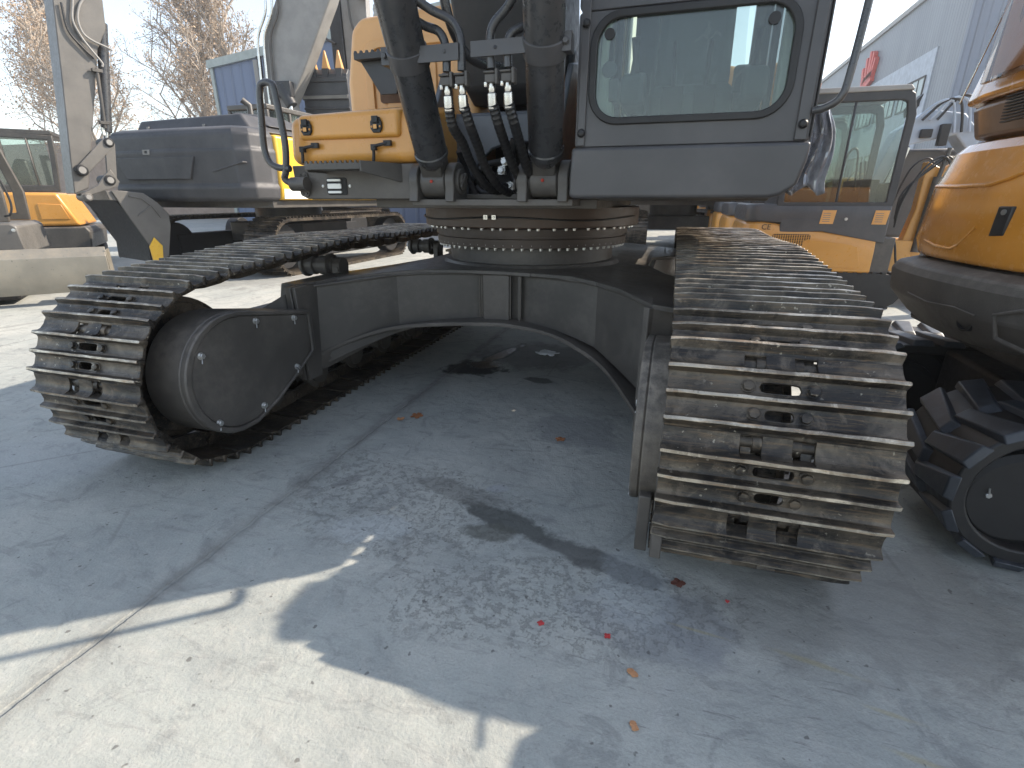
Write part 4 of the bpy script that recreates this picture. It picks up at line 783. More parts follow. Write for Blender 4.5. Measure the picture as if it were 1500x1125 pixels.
# ================================================================ ROW OF MINI EXCAVATORS on the right
decal = paint('pale orange sticker', (.68, .34, .10), .5, dust=.05, bump=0)
DX, DY = 0, 0
def text_mesh(body, size, mat, parent, loc, rot, name):
    cu = bpy.data.curves.new(name, 'FONT'); cu.body = body; cu.size = size; cu.extrude = .001
    tmp = bpy.data.objects.new(name+'_src', cu); COL.objects.link(tmp); dg = bpy.context.evaluated_depsgraph_get(); me = bpy.data.meshes.new_from_object(tmp.evaluated_get(dg)); bpy.data.objects.remove(tmp)
    me.materials.clear(); me.materials.append(mat); o = bpy.data.objects.new(name, me); COL.objects.link(o); o.parent = parent; o.location = loc; o.rotation_euler = rot; return o
def mini(loc, label, grp='mini excavators parked side by side on the right'):
    """local: heading +X, side face at y = 0, tail at x = 0"""
    t = thing('mini_excavator', label, 'excavator', loc, 0, grp); W = 1.45
    def ol(inset, x1=1.42):
        return arc(.16+inset, W-.16-inset, .16, 90, 180, 5)+arc(.16+inset, .16+inset, .16, 180, 270, 5)+[(x1, inset), (x1, W-inset)]
    def lev(L, x1=1.42):
        mb = MB(); rings = [[(x, y, z) for x, y in ol(i, x1)] for z, i in L]; n = len(rings[0]); mb.add([v for r in rings for v in r], [tuple(range(n-1, -1, -1)), tuple((len(L)-1)*n+i for i in range(n))]+[(k*n+i, k*n+(i+1) % n, (k+1)*n+(i+1) % n, (k+1)*n+i) for k in range(len(L)-1) for i in range(n)]); return mb
    w = lev([(.40, .03), (.42, .0), (.82, .0), (.93, .02), (.965, .05)]); 
    # sloping top line towards the front
    w.v = [(x, y, z-(max(0, x-.35)*.16 if z > .8 else 0)) for x, y, z in w.v]
    h = w.build('side_panel', M['yellow'], t, bevel=.015, seg=3)
    mb = MB(); mb.prism([(.62, .46), (1.28, .46), (1.30, .50), (1.24, .70), (1.1, .735), (.72, .77), (.68, .75)], 'y', -.006, .001); mb.build('pressed_panel', M['yellow'], h, bevel=.012, seg=3)
    mb = MB(); mb.prism(rrect(.335, .74, .69, .825, .02, 3), 'y', -.004, .001); g_ = mb.build('vent_mesh', M['dark'], h)
    mb = MB()
    for i in range(16): mb.box(.345+i*.025, .352+i*.025, -.008, -.0045, .695, .82)
    for i in range(7): mb.box(.34, .735, -.0085, -.008, .70+i*.018, .705+i*.018)
    mb.build('mesh_bars', M['yellow'], g_)
    u = lev([(.955, .05), (.97, .015), (1.10, .01), (1.16, .03)], 1.5); u.v = [(x, y, z-(.06 if (z < 1 and x > .8) else 0)) for x, y, z in u.v]; u.prism([(.4, .84), (.85, .86), (1.5, .74), (1.5, 1.0), (.4, 1.0)], 'y', .012, .3); uh = u.build('upper_cover', M['charfine'], t, bevel=.01)
    lo = MB(); lo.box(.3, 1.6, .03, W-.03, .28, .40); lo.box(1.40, 1.62, .05, W-.05, .40, .80); lo.build('lower_frame', M['char'], t, bevel=.01)
    for nm, x, z in (('sticker', .875, 1.02), ('sticker', 1.40, 1.02)):
        mb = MB(); mb.prism([(x-.07, z-.075), (x+.07, z-.075), (x+.085, z+.075), (x-.055, z+.075)], 'y', .004, .0085); s_ = mb.build(nm, decal, uh)
        mb = MB()
        for k in range(5): mb.box(x-.045, x+.03, .0025, .0038, z-.05+k*.022, z-.044+k*.022)
        mb.build('sticker_print', M['greytrim'], s_)
    mb = MB(); mb.lathe([(.018, 0), (.016, .01)], (1.07, .01, 1.0), (0, -1, 0), 16); mb.build('filler_lock', M['zinc'], uh)
    text_mesh('CE', .085, M['dark'], h, (.20, -.003, .875), (math.pi/2, 0, 0), 'ce_mark')
    # cab
    X0, X1, Z0, Z1 = .33, 1.51, 1.14, 2.30
    mb = MB(); mb.ringprism([(X0, Z0), (X1, Z0), (X1+.01, Z1-.25), (X1-.04, Z1-.05), (X1-.12, Z1), (X0+.05, Z1), (X0, Z1-.04)], [(X0+.07, Z0+.04), (X1-.08, Z0+.04), (X1-.07, Z1-.27), (X1-.10, Z1-.13), (X1-.15, Z1-.11), (X0+.09, Z1-.11), (X0+.07, Z1-.14)], 'y', .02, .07)
    mb.ringprism([(X0, Z0), (X1, Z0), (X1+.01, Z1-.25), (X1-.04, Z1-.05), (X1-.12, Z1), (X0+.05, Z1), (X0, Z1-.04)], [(X0+.07, Z0+.04), (X1-.08, Z0+.04), (X1-.07, Z1-.27), (X1-.10, Z1-.13), (X1-.15, Z1-.11), (X0+.09, Z1-.11), (X0+.07, Z1-.14)], 'y', .93, .98)
    mb.box(X0, X0+.06, .07, .93, Z0, Z0+.3); mb.box(X1-.06, X1, .07, .93, Z0, Z0+.25); mb.box(.93, .955, .03, .06, Z0, Z1-.08); cb_ = mb.build('cab', M['boomdark'], t, bevel=.012)
    mb = MB(); mb.prism([(X0-.02, Z1-.02), (X1-.06, Z1-.02), (X1-.10, Z1+.03), (X0+.03, Z1+.035)], 'y', .0, 1.0); mb.build('cab_roof', M['greypaint'], t, bevel=.012, seg=3)
    mb = MB(); mb.box(X0+.07, X1-.08, .044, .048, Z0+.04, Z1-.11); mb.build('side_glass', M['glass'], cb_)
    mb = MB(); mb.box(X0+.07, X1-.08, .953, .957, Z0+.04, Z1-.11); mb.build('far_glass', M['glass'], cb_)
    mb = MB(); mb.prism([(.55, 1.15), (.9, 1.15), (.92, 1.30), (.62, 1.34), (.58, 1.72), (.48, 1.72), (.5, 1.2)], 'y', .35, .75); mb.prism([(.50, 1.74), (.58, 1.74), (.57, 1.90), (.51, 1.90)], 'y', .43, .67); mb.build('seat', M['black'], cb_, bevel=.03, seg=3)
    mb = MB(); mb.box(1.18, 1.36, .15, .85, 1.16, 1.42)
    for y in (.3, .45, .6): mb.tube([(1.25, y, 1.4), (1.22, y, 1.62)], .009, 8, radii=[.007, .015])
    mb.tube(bez([(1.0, .2, 1.15), (.98, .2, 1.5), (1.02, .2, 1.72), (1.1, .2, 1.7), (1.14, .2, 1.3)], 5), .012, 8); mb.build('control_console', M['black'], cb_, bevel=.006)
    mb = MB(); mb.prism([(X1-.02, 2.14), (X1+.09, 2.27), (X1+.05, 2.09), (X1, 2.05)], 'y', .2, .35); mb.build('lamp_bracket', M['black'], t, bevel=.004)
    mb = MB(); mb.lathe([(.035, 0), (.035, .02), (.030, .022), (.032, .08), (.022, .10)], (.57, .2, 2.334), n=20); mb.build('beacon', M['amber'], t)
    # rubber tracks, blade and boom
    for y0 in (0.02, W-.30):
        mb = MB(); r = .2; c = [(x, z) for x, z in arc(.25, r, r, 90, 270, 8)+arc(1.6, r, r, -90, 90, 8)]; mb.prism(c, 'y', y0, y0+.28); tr = mb.build('rubber_track', M['black'], t, bevel=.01)
        mb = MB()
        for k in range(16):
            mb.box(.18+k*.098, .225+k*.098, y0-.004, y0+.284, r*2-.01, r*2+.015); mb.box(.18+k*.098, .225+k*.098, y0-.004, y0+.284, .001, .02)
        for a in range(100, 270, 20): q = Vector((.25+.2*math.cos(R(a)), 0, r+.2*math.sin(R(a)))); dd = Vector((math.cos(R(a)), 0, math.sin(R(a)))); mb.bar(q+Vector((0, y0, 0)), q+Vector((0, y0+.28, 0)), .03, .04, up=dd)
        mb.build('tread_lugs', M['black'], tr)['kind'] = 'stuff'
    mb = MB(); mb.box(1.62, 1.95, .45, 1.0, .35, .75); mb.prism([(1.80, .5), (2.05, .5), (2.12, 1.15), (2.04, 1.55), (1.90, 1.62), (1.90, 1.1)], 'y', .50, .64); mb.prism([(1.90, 1.42), (2.1, 1.30), (3.2, 1.45), (3.2, 1.62), (2.2, 1.62)], 'y', .52, .64); bm_ = mb.build('boom', M['yellow'], t, bevel=.012)
    mb = MB(); mb.cyl((1.98, .45, .62), (2.02, .45, 1.45), .045); mb.cyl((2.02, .45, 1.4), (2.06, .45, 1.75), .022); mb.build('boom_cylinder', M['char'], t)
    mb = MB()
    for k, (y, q) in enumerate(((.42, .0), (.44, .05), (.70, -.04), (.47, .09))): mb.tube(bez([(1.7, y, .9+q), (1.72, y, 1.2+q), (1.86+q, y, 1.55), (2.02+q, y, 1.66), (2.14+q, y, 1.5)], 5), .011, 8)
    mb.tube(bez([(1.62, .4, .5), (1.70, .35, .75), (1.78, .35, .5)], 5), .012, 8); mb.build('hydraulic_hoses', M['hose'], t)['kind'] = 'stuff'
    mb = MB(); mb.prism([(3.05, 1.65), (3.22, 1.65), (3.3, .9), (3.15, .85)], 'y', .52, .64); mb.build('arm', M['yellow'], t, bevel=.01)
    mb = MB(); mb.prism([(3.0, .9), (3.4, .95), (3.3, .45), (2.95, .35), (2.85, .6)], 'y', .35, .85); mb.build('bucket', M['char'], t, bevel=.01)
    mb = MB(); mb.box(2.2, 2.3, .0, W, .05, .35); mb.box(1.7, 2.2, .3, .4, .15, .22); mb.box(1.7, 2.2, W-.4, W-.3, .15, .22); mb.build('dozer_blade', M['char'], t, bevel=.01)
    return t
m0 = mini((1.76, 3.0, 0), 'nearest mini excavator of the right row, black cab and yellow flank in full view')
ords = ['second', 'third', 'fourth', 'fifth', 'sixth', 'seventh']
for k, (y, dx) in enumerate(((5.35, 0), (7.9, .02), (10.9, 0), (15.0, -.03), (20.5, 0), (29, .05))):
    dup(m0, (1.76+dx, y, 0), 0, '%s mini excavator of the right row counted from the nearest' % ords[k])
# plastic sheet hanging from the cab
mb = MB(); nx_, nz_ = 22, 16; vs = []
for i in range(nx_):
    for j in range(nz_):
        u, v = i/(nx_-1), j/(nz_-1); x = 1.405+u*.10+.02*math.sin(v*5)+.05*v*u; z = 1.545-.30*v-.02*math.sin(u*9)*v; y = -1.40+.022*math.sin(u*21+v*2)+.025*mnoise.noise(Vector((u*5, v*4, 1)))
        vs.append((x, y, z))
mb.add(vs, [(i*nz_+j, (i+1)*nz_+j, (i+1)*nz_+j+1, i*nz_+j+1) for i in range(nx_-1) for j in range(nz_-1)])
sh = mb.build('plastic_sheet', glassmat('dusty grey plastic film', (.62, .66, .74), .25, .55, (.42, .43, .46)), recalc=False)
md = sh.modifiers.new('thick', 'SOLIDIFY'); md.thickness = .002
tag(sh, 'crumpled grey plastic sheet hanging beside the big cab under the mirror bar', 'plastic sheet')
# ================================================================ GENERIC EXCAVATOR for the yard behind
def bg_track(x0, x1, L, h, parent, mat):
    r = h/2; mb = MB(); pts = [(-L+r*math.cos(R(a)), r+r*math.sin(R(a))) for a in range(270, 89, -20)]; pts = [(-L-r*math.sin(math.pi*i/10), r+r*math.cos(math.pi*i/10)) for i in range(11)]+[(L+r*math.sin(math.pi*i/10), r-r*math.cos(math.pi*i/10)) for i in range(11)]
    inn = [(-L-(r-.05)*math.sin(math.pi*i/10), r+(r-.05)*math.cos(math.pi*i/10)) for i in range(11)]+[(L+(r-.05)*math.sin(math.pi*i/10), r-(r-.05)*math.cos(math.pi*i/10)) for i in range(11)]
    mb.ringprism(pts, inn, 'x', x0, x1); n = 21; tot = 4*L+2*math.pi*r; N = int(tot/.085)
    for k in range(N):
        s = k*tot/N
        if s < math.pi*r: t = s/r; c = Vector((0, -L-r*math.sin(t), r+r*math.cos(t))); d = Vector((0, -math.sin(t), math.cos(t)))
        elif s < math.pi*r+2*L: c = Vector((0, -L+s-math.pi*r, 0)); continue
        elif s < 2*math.pi*r+2*L: t = (s-math.pi*r-2*L)/r; c = Vector((0, L+r*math.sin(t), r-r*math.cos(t))); d = Vector((0, math.sin(t), -math.cos(t)))
        else: c = Vector((0, L-(s-2*math.pi*r-2*L), 2*r)); d = Vector((0, 0, 1))
        mb.bar(c+Vector((x0, 0, 0))+d*.01, c+Vector((x1, 0, 0))+d*.01, .02, .035, up=d)
    tr = mb.build('track', mat, parent, ang=30)
    mb = MB(); m = (x0+x1)/2
    for y in (-L, L): mb.cyl((m-.12, y, r), (m+.12, y, r), r-.09, n=24)
    mb.box(m-.15, m+.15, -L, L, r*.5, r*1.35); mb.build('track_frame', M['dark'], parent, bevel=.02); return tr
def big_excavator(name, label, loc, rz, body, cw, tail=2.5, ht=.92, half=1.65, group=None, boom=None, arm_out=True, side=None):
    t = thing(name, label, 'excavator', loc, R(rz), group)
    for s in (-1, 1): bg_track(*( (.85, 1.45) if s > 0 else (-1.45, -.85)), 1.75, ht, t, M['steel'])
    mb = MB(); mb.box(-.85, .85, -.7, .7, .45, .8); mb.lathe([(.62, .8), (.62, 1.1)], (0, 0, 0), n=36); mb.build('undercarriage_frame', M['char'], t, bevel=.02)
    mb = MB(); mb.box(-half+.1, half-.1, -tail+.5, 1.6, 1.08, 1.2); mb.build('deck', M['char'], t, bevel=.01)
    # counterweight, lofted
    def ol(k):
        hw = half-k; yb = -tail+k; return [(-hw, -tail+.62), (-hw, yb+.45), (-hw*.96, yb+.16), (-hw*.84, yb+.02), (0, yb), (hw*.84, yb+.02), (hw*.96, yb+.16), (hw, yb+.45), (hw, -tail+.62)]
    L = [(1.18, .10), (1.22, .03), (1.38, .0), (1.44, .03), (1.90, .0), (1.94, .025), (2.12, .03), (2.20, .09), (2.24, .20)]
    mb = MB(); rings = [[(x, y, z) for x, y in ol(k)] for z, k in L]; n = 9; mb.add([v for q in rings for v in q], [tuple(range(n-1, -1, -1)), tuple((len(L)-1)*n+i for i in range(n))]+[(k*n+i, k*n+(i+1) % n, (k+1)*n+(i+1) % n, (k+1)*n+i) for k in range(len(L)-1) for i in range(n)])
    c_ = mb.build('counterweight', cw, t, bevel=.03, seg=3, ang=28)
    mb = MB(); mb.prism([(-1.12, 1.82), (.50, 1.82), (.35, 1.50), (-.92, 1.50)], 'y', -tail-.012, -tail+.08); mb.prism([(.75, 1.62), (1.35, 1.74), (1.36, 1.72), (.78, 1.59)], 'y', -tail+.02, -tail+.12); mb.build('pressed_panel', cw, c_, bevel=.018, seg=3)
    mb = MB(); mb.ringprism(rrect(-.50, -.36, 1.86, 1.93, .01, 2), rrect(-.46, -.40, 1.875, 1.915, .01, 2), 'y', -tail+.0, -tail+.08); mb.build('lifting_eye', M['greypaint'], c_)
    mb = MB(); mb.box(-half, half, -tail+.63, .3, 1.2, 2.15); mb.box(half-.55, half, .3, 1.5, 1.2, 1.9); hb = mb.build('engine_house', body, t, bevel=.05, seg=3)
    if side:
        mb = MB(); mb.prism([(-tail+.66, 1.22), (1.4, 1.22), (1.4, 1.32), (-tail+.68, 1.37)], 'x', half+.001, half+.006); mb.build('white_stripe', M['white'], hb)
        mb = MB(); mb.prism(rrect(-tail+1.25, -tail+1.35, 1.42, 1.5, .01, 2), 'x', half+.006, half+.01); mb.build('side_badge', M['dark'], hb)
    mb = MB(); mb.hexa([(-half+.35, -tail+.45, 2.20), (half-.25, -tail+.45, 2.20), (half-.25, .0, 2.20), (-half+.35, .0, 2.20)], [(-half+.35, -tail+.60, 2.42), (half-.55, -tail+.60, 2.46), (half-.55, -.2, 2.46), (-half+.35, -.2, 2.42)])
    mb.hexa([(half-1.3, -tail+.9, 2.44), (half-.3, -tail+.9, 2.3), (half-.3, -.6, 2.3), (half-1.3, -.6, 2.44)], [(half-1.1, -tail+1.1, 2.56), (half-.6, -tail+1.1, 2.5), (half-.6, -.8, 2.5), (half-1.1, -.8, 2.56)]); mb.build('hood_top', cw, t, bevel=.03, seg=3)
    mb = MB(); mb.tube([(half-1.15, -tail+1.5, 2.4), (half-1.15, -tail+1.5, 2.72), (half-1.22, -tail+1.42, 2.80)], .05, 14); mb.build('exhaust_pipe', M['char'], t)
    for x in (-.9, .25):
        mb = MB(); mb.box(x, x+.05, -tail+.50, -tail+.53, 2.23, 2.32); mb.build('hood_hook', M['greypaint'], t)
    mb = MB(); x0, x1 = -half+.02, -half+1.0; mb.box(x0, x1, .35, 1.9, 1.2, 1.75); mb.box(x0, x1, .35, 1.9, 2.9, 3.0)
    for (x, y) in ((x0, .35), (x1-.07, .35), (x0, 1.83), (x1-.07, 1.83), (x0, 1.0), (x1-.07, 1.0)): mb.box(x, x+.07, y, y+.07, 1.75, 2.9)
    cb = mb.build('cab', M['char'], t, bevel=.02)
    mb = MB(); mb.box(x0+.03, x1-.03, .38, 1.87, 1.76, 2.89); mb.build('cab_glass', M['glass'], cb)
    if boom:
        mb = MB(); mb.prism([(.9, 1.3), (1.15, 1.25), (2.7, 3.9), (5.0, 4.6), (5.0, 5.0), (3.2, 4.9), (2.1, 4.3), (.8, 1.7)], 'x', -.25, .25); mb.build('boom', boom, t, bevel=.03)
        for x in (-.42, .34): mb = MB(); mb.cyl((x+.04, 1.35, 1.2), (x+.04, 2.5, 3.1), .085); mb.cyl((x+.04, 2.5, 3.1), (x+.04, 2.75, 3.6), .05); mb.build('boom_cylinder', M['char'], t)
        if arm_out:
            mb = MB(); mb.prism([(4.7, 4.9), (5.2, 4.75), (5.7, 2.0), (5.4, 1.95)], 'x', -.18, .18); mb.build('arm', boom, t, bevel=.02)
            mb = MB(); mb.prism([(5.4, 2.0), (5.8, 1.9), (6.0, 1.3), (5.7, .8), (5.1, .75), (4.95, 1.3)], 'x', -.6, .6); mb.build('bucket', M['char'], t, bevel=.02)
    return t
blue_cw = paint('blue grey counterweight', (.058, .058, .062), .55, dust=.15, bump=.1)
big_excavator('large_excavator', 'large excavator back left, charcoal counterweight with bright yellow flank', (-6.52, 5.15, 0), 0, M['brightyellow'], blue_cw, 2.5, half=1.47, group=None, boom=None, side=True)
big_excavator('large_excavator', 'orange excavator far behind the turntable, mostly hidden by the big machine', (.9, 11.5, 0), 8, M['yellow'], M['char'], 2.4, group='excavators seen through the gaps', boom=M['char'])
big_excavator('large_excavator', 'charcoal excavator glimpsed low between the left track and the turntable', (-3.4, 13.0, 0), -5, M['yellow'], M['char'], 2.4, group='excavators seen through the gaps', boom=M['char'])
big_excavator('large_excavator', 'orange excavator seen beneath the large left counterweight', (-10.8, 12.5, 0), 10, M['yellow'], M['char'], 2.4, group='excavators seen through the gaps', boom=None)
big_excavator('large_excavator', 'excavator farthest down the aisle left of the mini excavator row', (.2, 22, 0), 0, M['yellow'], M['char'], 2.4, group='excavators seen through the gaps', boom=None)

# ---------------- hanging arm and bucket in front of the left excavator
AO = thing('excavator_arm', 'grey arm hanging straight down with dark bucket, left of the big counterweight', 'excavator arm', (-6.9, 2, 0), R(72))
mb = MB(); pr = [(-.50, 1.28), (-.32, 1.36), (-.20, 1.77), (-.02, 2.38), (.20, 3.14), (.36, 3.42), (.40, 3.75), (.20, 5.3), (-.15, 5.3), (-.17, 3.63), (-.30, 2.69), (-.44, 1.74)]
mb.prism(pr, 'y', 0, .34); a_ = mb.build('arm', M['armgrey'], AO, bevel=.012, seg=2)
mb = MB(); mb.prism([(-.45, 5.2), (.35, 5.2), (1.2, 7.6), (.6, 7.9)], 'y', .36, .66); mb.build('boom', M['armgrey'], AO, bevel=.02)
for pts in ([(.06, 3.75), (.02, 3.6), (-.02, 3.42), (.03, 3.25), (.12, 3.10), (.20, 2.98), (.19, 2.93)], [(.2, 3.75), (.10, 3.62), (.04, 3.45), (.06, 3.30), (.15, 3.23), (.28, 3.19), (.36, 3.16)], [(-.10, 3.6), (-.1, 3.3), (.02, 3.12), (.12, 3.02)]):
    mb = MB(); mb.tube(bez([(x, -.035, z) for x, z in pts], 6), .014, 10); mb.build('arm_hose', M['hose'] if pts[0][0] < 0 else M['greypaint'], AO)
mb = MB(); mb.cyl((.115, -.05, 2.90), (.04, -.05, 2.15), .022)
for z, x in ((2.87, .11), (2.22, .05)): mb.box(x-.06, x+.06, -.08, -.02, z-.02, z+.02)
mb.build('feed_pipe', M['char'], AO, bevel=.003)
mb = MB(); mb.box(.0, .03, -.05, -.005, 2.06, 2.16); mb.build('grease_bracket', M['white'], a_, bevel=.003)
mb = MB(); mb.cyl((.36, .1, 3.5), (.10, .1, 2.12), .065); mb.cyl((.30, .1, 3.5), (.33, .1, 3.62), .03); bc = mb.build('bucket_cylinder', M['pipe'], AO)
mb = MB(); mb.cyl((.11, .1, 2.15), (.06, .1, 1.98), .035); mb.build('piston_rod', M['chrome'], bc)
mb = MB(); mb.bar((.04, -.03, 1.97), (-.36, -.03, 1.58), .04, .14, up=(1, 0, 0)); mb.bar((.06, -.02, 1.97), (-.02, -.02, 1.50), .04, .12, up=(1, 0, 0)); mb.prism([(-.02, 1.62), (.06, 1.45), (.0, 1.38), (-.30, 1.28), (-.42, 1.18), (-.44, 1.28), (-.22, 1.40), (-.12, 1.52)], 'y', -.05, -.01); mb.build('bucket_link', M['armgrey'], AO, bevel=.008)
for x, z, r in ((.04, 1.97, .062), (-.36, 1.59, .075), (-.06, 1.47, .07), (-.37, 1.24, .055)):
    mb = MB(); mb.lathe([(r, -.3), (r, .0), (r*.8, .012)], (x, -.06, z), (0, -1, 0), 24); p_ = mb.build('link_pin', M['black'] if r > .06 else M['armgrey'], AO)
    mb = MB(); mb.lathe([(r*.62, 0), (r*.58, .012)], (x, -.072, z), (0, -1, 0), 20); mb.build('pin_cap', M['greypaint'], p_)
bk = [(-.10, 1.33), (.03, 1.33), (.30, 1.30), (.45, 1.18), (.59, 1.0), (.58, .82), (.46, .36), (.22, .28), (.23, .54), (.06, .93)]
mb = MB(); mb.prism(bk, 'y', -.12, -.09); mb.prism(bk, 'y', 1.16, 1.19); mb.prism([(-.16, 1.33), (.29, 1.29), (.42, 1.17), (.53, 1.0), (.53, .84), (.43, .40), (.36, .40), (.45, .84), (.45, 1.0), (.36, 1.12), (.1, 1.18), (-.14, 1.2)], 'y', -.09, 1.16); b_ = mb.build('bucket', M['armgrey'], AO, bevel=.008)
mb = MB(); mb.prism([(-.12, 1.25), (.06, 1.0), (.22, .56), (.20, .30), (.26, .30), (.30, .6), (.15, 1.05), (-.05, 1.25)], 'y', -.085, 1.155); mb.build('bucket_mouth_shade', M['dark'], b_)  # black sheet across the open mouth, inner shade put into its colour
mb = MB(); mb.prism([(.30, .66), (.39, .53), (.36, .33), (.22, .30), (.21, .53)], 'y', -.145, -.121)
for x, z in ((.3, .6), (.26, .53), (.34, .53), (.3, .4)): mb.bolt((x, -.145, z), (0, -1, 0), .012, .008)
mb.build('side_cutter', M['brightyellow'], b_, bevel=.003)
mb = MB(); mb.tube([(.10, -.13, 1.26), (.26, -.13, 1.22), (.38, -.13, 1.10), (.46, -.13, .95)], .009, 8); mb.tube([(.16, -.13, .98), (.36, -.13, 1.12)], .009, 8); mb.build('weld_bead', M['armgrey'], b_)

# ---------------- grey wheeled machine at the left edge with its blade
GL = thing('grey_excavator', 'grey compact excavator at the left edge with wide lit blade in front of it', 'excavator', (-6.2, .3, 0), R(48))
mb = MB(); cross = [(-.02, .14), (.03, .15), (-.015, .25), (-.03, .40), (-.01, .56), (.045, .62), (.06, .66), (.035, .66), (-.02, .60), (-.06, .56), (-.07, .40), (-.06, .25)]
mb.prism([(c[0], c[1]) for c in cross], 'x', -2.2, .68); lit = paint('worn bright blade paint', (.27, .25, .21), .35, dust=.5, dustcol=(.42, .34, .24), bump=.2, metal=.3)
mb.v = [(x, -y if False else y, z) for x, y, z in mb.v]; bl = mb.build('dozer_blade', lit, GL, bevel=.004)
mb = MB(); mb.box(.668, .69, -.02, .3, .10, .62); mb.build('blade_end', lit, bl, bevel=.004)
mb = MB(); mb.box(-2.0, -.3, .3, 1.6, .05, .38); mb.build('undercarriage', M['dark'], GL, bevel=.03)
mb = MB(); mb.prism([(-2.2, .58), (-.14, .58), (-.16, .90), (-.22, .94), (-2.2, .94)], 'y', .45, 1.8)
mb.build('body', M['armgrey'], GL, bevel=.02)
mb = MB(); mb.ringprism([(-1.3, .95), (-.22, .95), (-.20, 1.30), (-.32, 1.9), (-.46, 2.15), (-1.3, 2.15)], [(-1.2, 1.04), (-.34, 1.04), (-.32, 1.30), (-.42, 1.88), (-.53, 2.05), (-1.2, 2.05)], 'y', .50, .56); mb.ringprism([(-1.3, .95), (-.22, .95), (-.20, 1.30), (-.32, 1.9), (-.46, 2.15), (-1.3, 2.15)], [(-1.2, 1.04), (-.34, 1.04), (-.32, 1.30), (-.42, 1.88), (-.53, 2.05), (-1.2, 2.05)], 'y', 1.5, 1.56)
mb.box(-1.2, -.3, .50, .56, 1.32, 1.40); mb.box(-1.3, -.46, .5, 1.56, 2.10, 2.16); gc = mb.build('cab', M['brownchar'], GL, bevel=.012)
mb = MB(); mb.box(-1.2, -.34, .525, .531, 1.05, 2.05); mb.build('side_glass', M['glass'], gc)
mb = MB(); mb.prism([(-.56, 1.20), (-.40, 1.19), (-.37, 1.06), (-.52, 1.05)], 'y', .50, .521); mb.build('door_notice', M['white'], gc)
mb = MB(); mb.tube(bez([(-.30, .45, 2.02), (-.20, .42, 2.0), (-.17, .42, 1.8), (-.16, .42, 1.72)], 5), .012, 8); mb.box(-.19, -.12, .40, .44, 1.60, 1.80); mb.tube(bez([(-.28, .46, 1.6), (-.19, .42, 1.5), (-.14, .42, 1.2), (-.17, .42, 1.05), (-.24, .47, 1.02)], 5), .012, 8); mb.build('hand_rail', M['black'], gc)
mb = MB(); mb.box(-.36, -.28, .38, .50, 2.06, 2.14); mb.lathe([(.045, 0), (.05, .03)], (-.32, .38, 2.1), (0, -1, 0), 20); mb.build('work_lamp', M['lamp'], gc, bevel=.006)
mb = MB()
for x in (-.95, -.62, -.2): mb.bolt((x, .449, .86), (0, -1, 0), .016, .01)
mb.bolt((-.5, .449, .76), (0, -1, 0), .03, .012); mb.build('body_bolt', M['zinc'], gc)
# second yellow machine behind it
Y2 = thing('yellow_excavator', 'yellow excavator with dark glazed cab behind the grey one at far left', 'excavator', (-9.8, 3.5, 0), R(46))
mb = MB(); mb.prism([(-1.9, .74), (-.12, .74), (-.36, 1.33), (-1.9, 1.33)], 'y', 0, 1.7); q_ = mb.build('body', M['yellow'], Y2, bevel=.05, seg=3)
mb = MB(); mb.prism([(-.68, .86), (-.26, .86), (-.34, 1.12), (-.68, 1.14)], 'y', -.012, .002); mb.build('pressed_panel', M['yellow'], q_, bevel=.01)
mb = MB(); mb.prism([(-1.9, .32), (-.04, .32), (-.0, .62), (-.06, .72), (-1.9, .73)], 'y', -.04, 1.75); mb.build('tail_weight', M['char'], Y2, bevel=.03, seg=3)
mb = MB(); mb.ringprism([(-1.7, 1.34), (-.30, 1.34), (-.22, 2.0), (-.20, 2.30), (-1.7, 2.36)], [(-1.6, 1.46), (-.37, 1.46), (-.31, 1.98), (-.29, 2.22), (-1.6, 2.26)], 'y', .05, .12); mb.box(-1.7, -.2, .05, 1.3, 2.30, 2.38); mb.box(-.98, -.94, .05, .12, 1.4, 2.3); mb.box(-.60, -.57, .05, .12, 1.4, 2.3); yc = mb.build('cab', M['char'], Y2, bevel=.015)
mb = MB(); mb.box(-1.6, -.33, .08, .086, 1.46, 2.24); mb.build('side_glass', M['glass'], yc)
mb = MB(); mb.prism([(-1.2, 1.36), (-.7, 1.36), (-.74, 1.9), (-.9, 1.92)], 'y', .4, .9); mb.build('seat', M['black'], yc, bevel=.04)
for y0 in (.0, 1.3):
    mb = MB(); mb.prism(arc(-1.6, .26, .25, 90, 270, 8)+arc(-.3, .26, .25, -90, 90, 8), 'y', y0, y0+.4); mb.build('rubber_track', M['black'], Y2, bevel=.02)

# ---------------- light grey boom group behind the large excavator
LG = thing('grey_boom_excavator', 'light grey excavator boom with bright pipes rising behind the hand rail', 'excavator', (-4.5, 9, 0), R(10))
mb = MB(); mb.prism([(-4.9, .9), (-3.85, .9), (-3.95, 2.24), (-4.15, 3.5), (-3.68, 4.2), (-2.85, 5.6), (-2.35, 6.6), (-3.0, 6.9), (-4.2, 5.66), (-4.62, 4.9), (-4.88, 3.5)], 'y', 0, .45); mb.build('boom', M['greypaint'], LG, bevel=.03)
for k in range(3):
    mb = MB(); x = -4.68+k*.16; mb.tube(bez([(x+.2, -.06, 6.3), (x-.05+.3, -.06, 5.5), (x-.05, -.06, 4.9), (x-.12, -.06, 4.2), (x-.15, -.06, 3.2), (x-.12, -.06, 1.6)], 6), .03, 10); mb.build('oil_pipe', M['chrome'] if k < 2 else M['char'], LG)
mb = MB(); mb.cyl((-4.12, -.12, 3.6), (-3.92, -.12, 1.5), .06); mb.build('bright_piston_rod', M['chrome'], LG)
mb = MB(); mb.cyl((-4.30, -.12, 3.85), (-4.05, -.12, 3.4), .14); mb.box(-4.45, -4.0, -.2, 0, 3.6, 3.95); mb.build('cylinder_head', M['boomdark'], LG, bevel=.02)
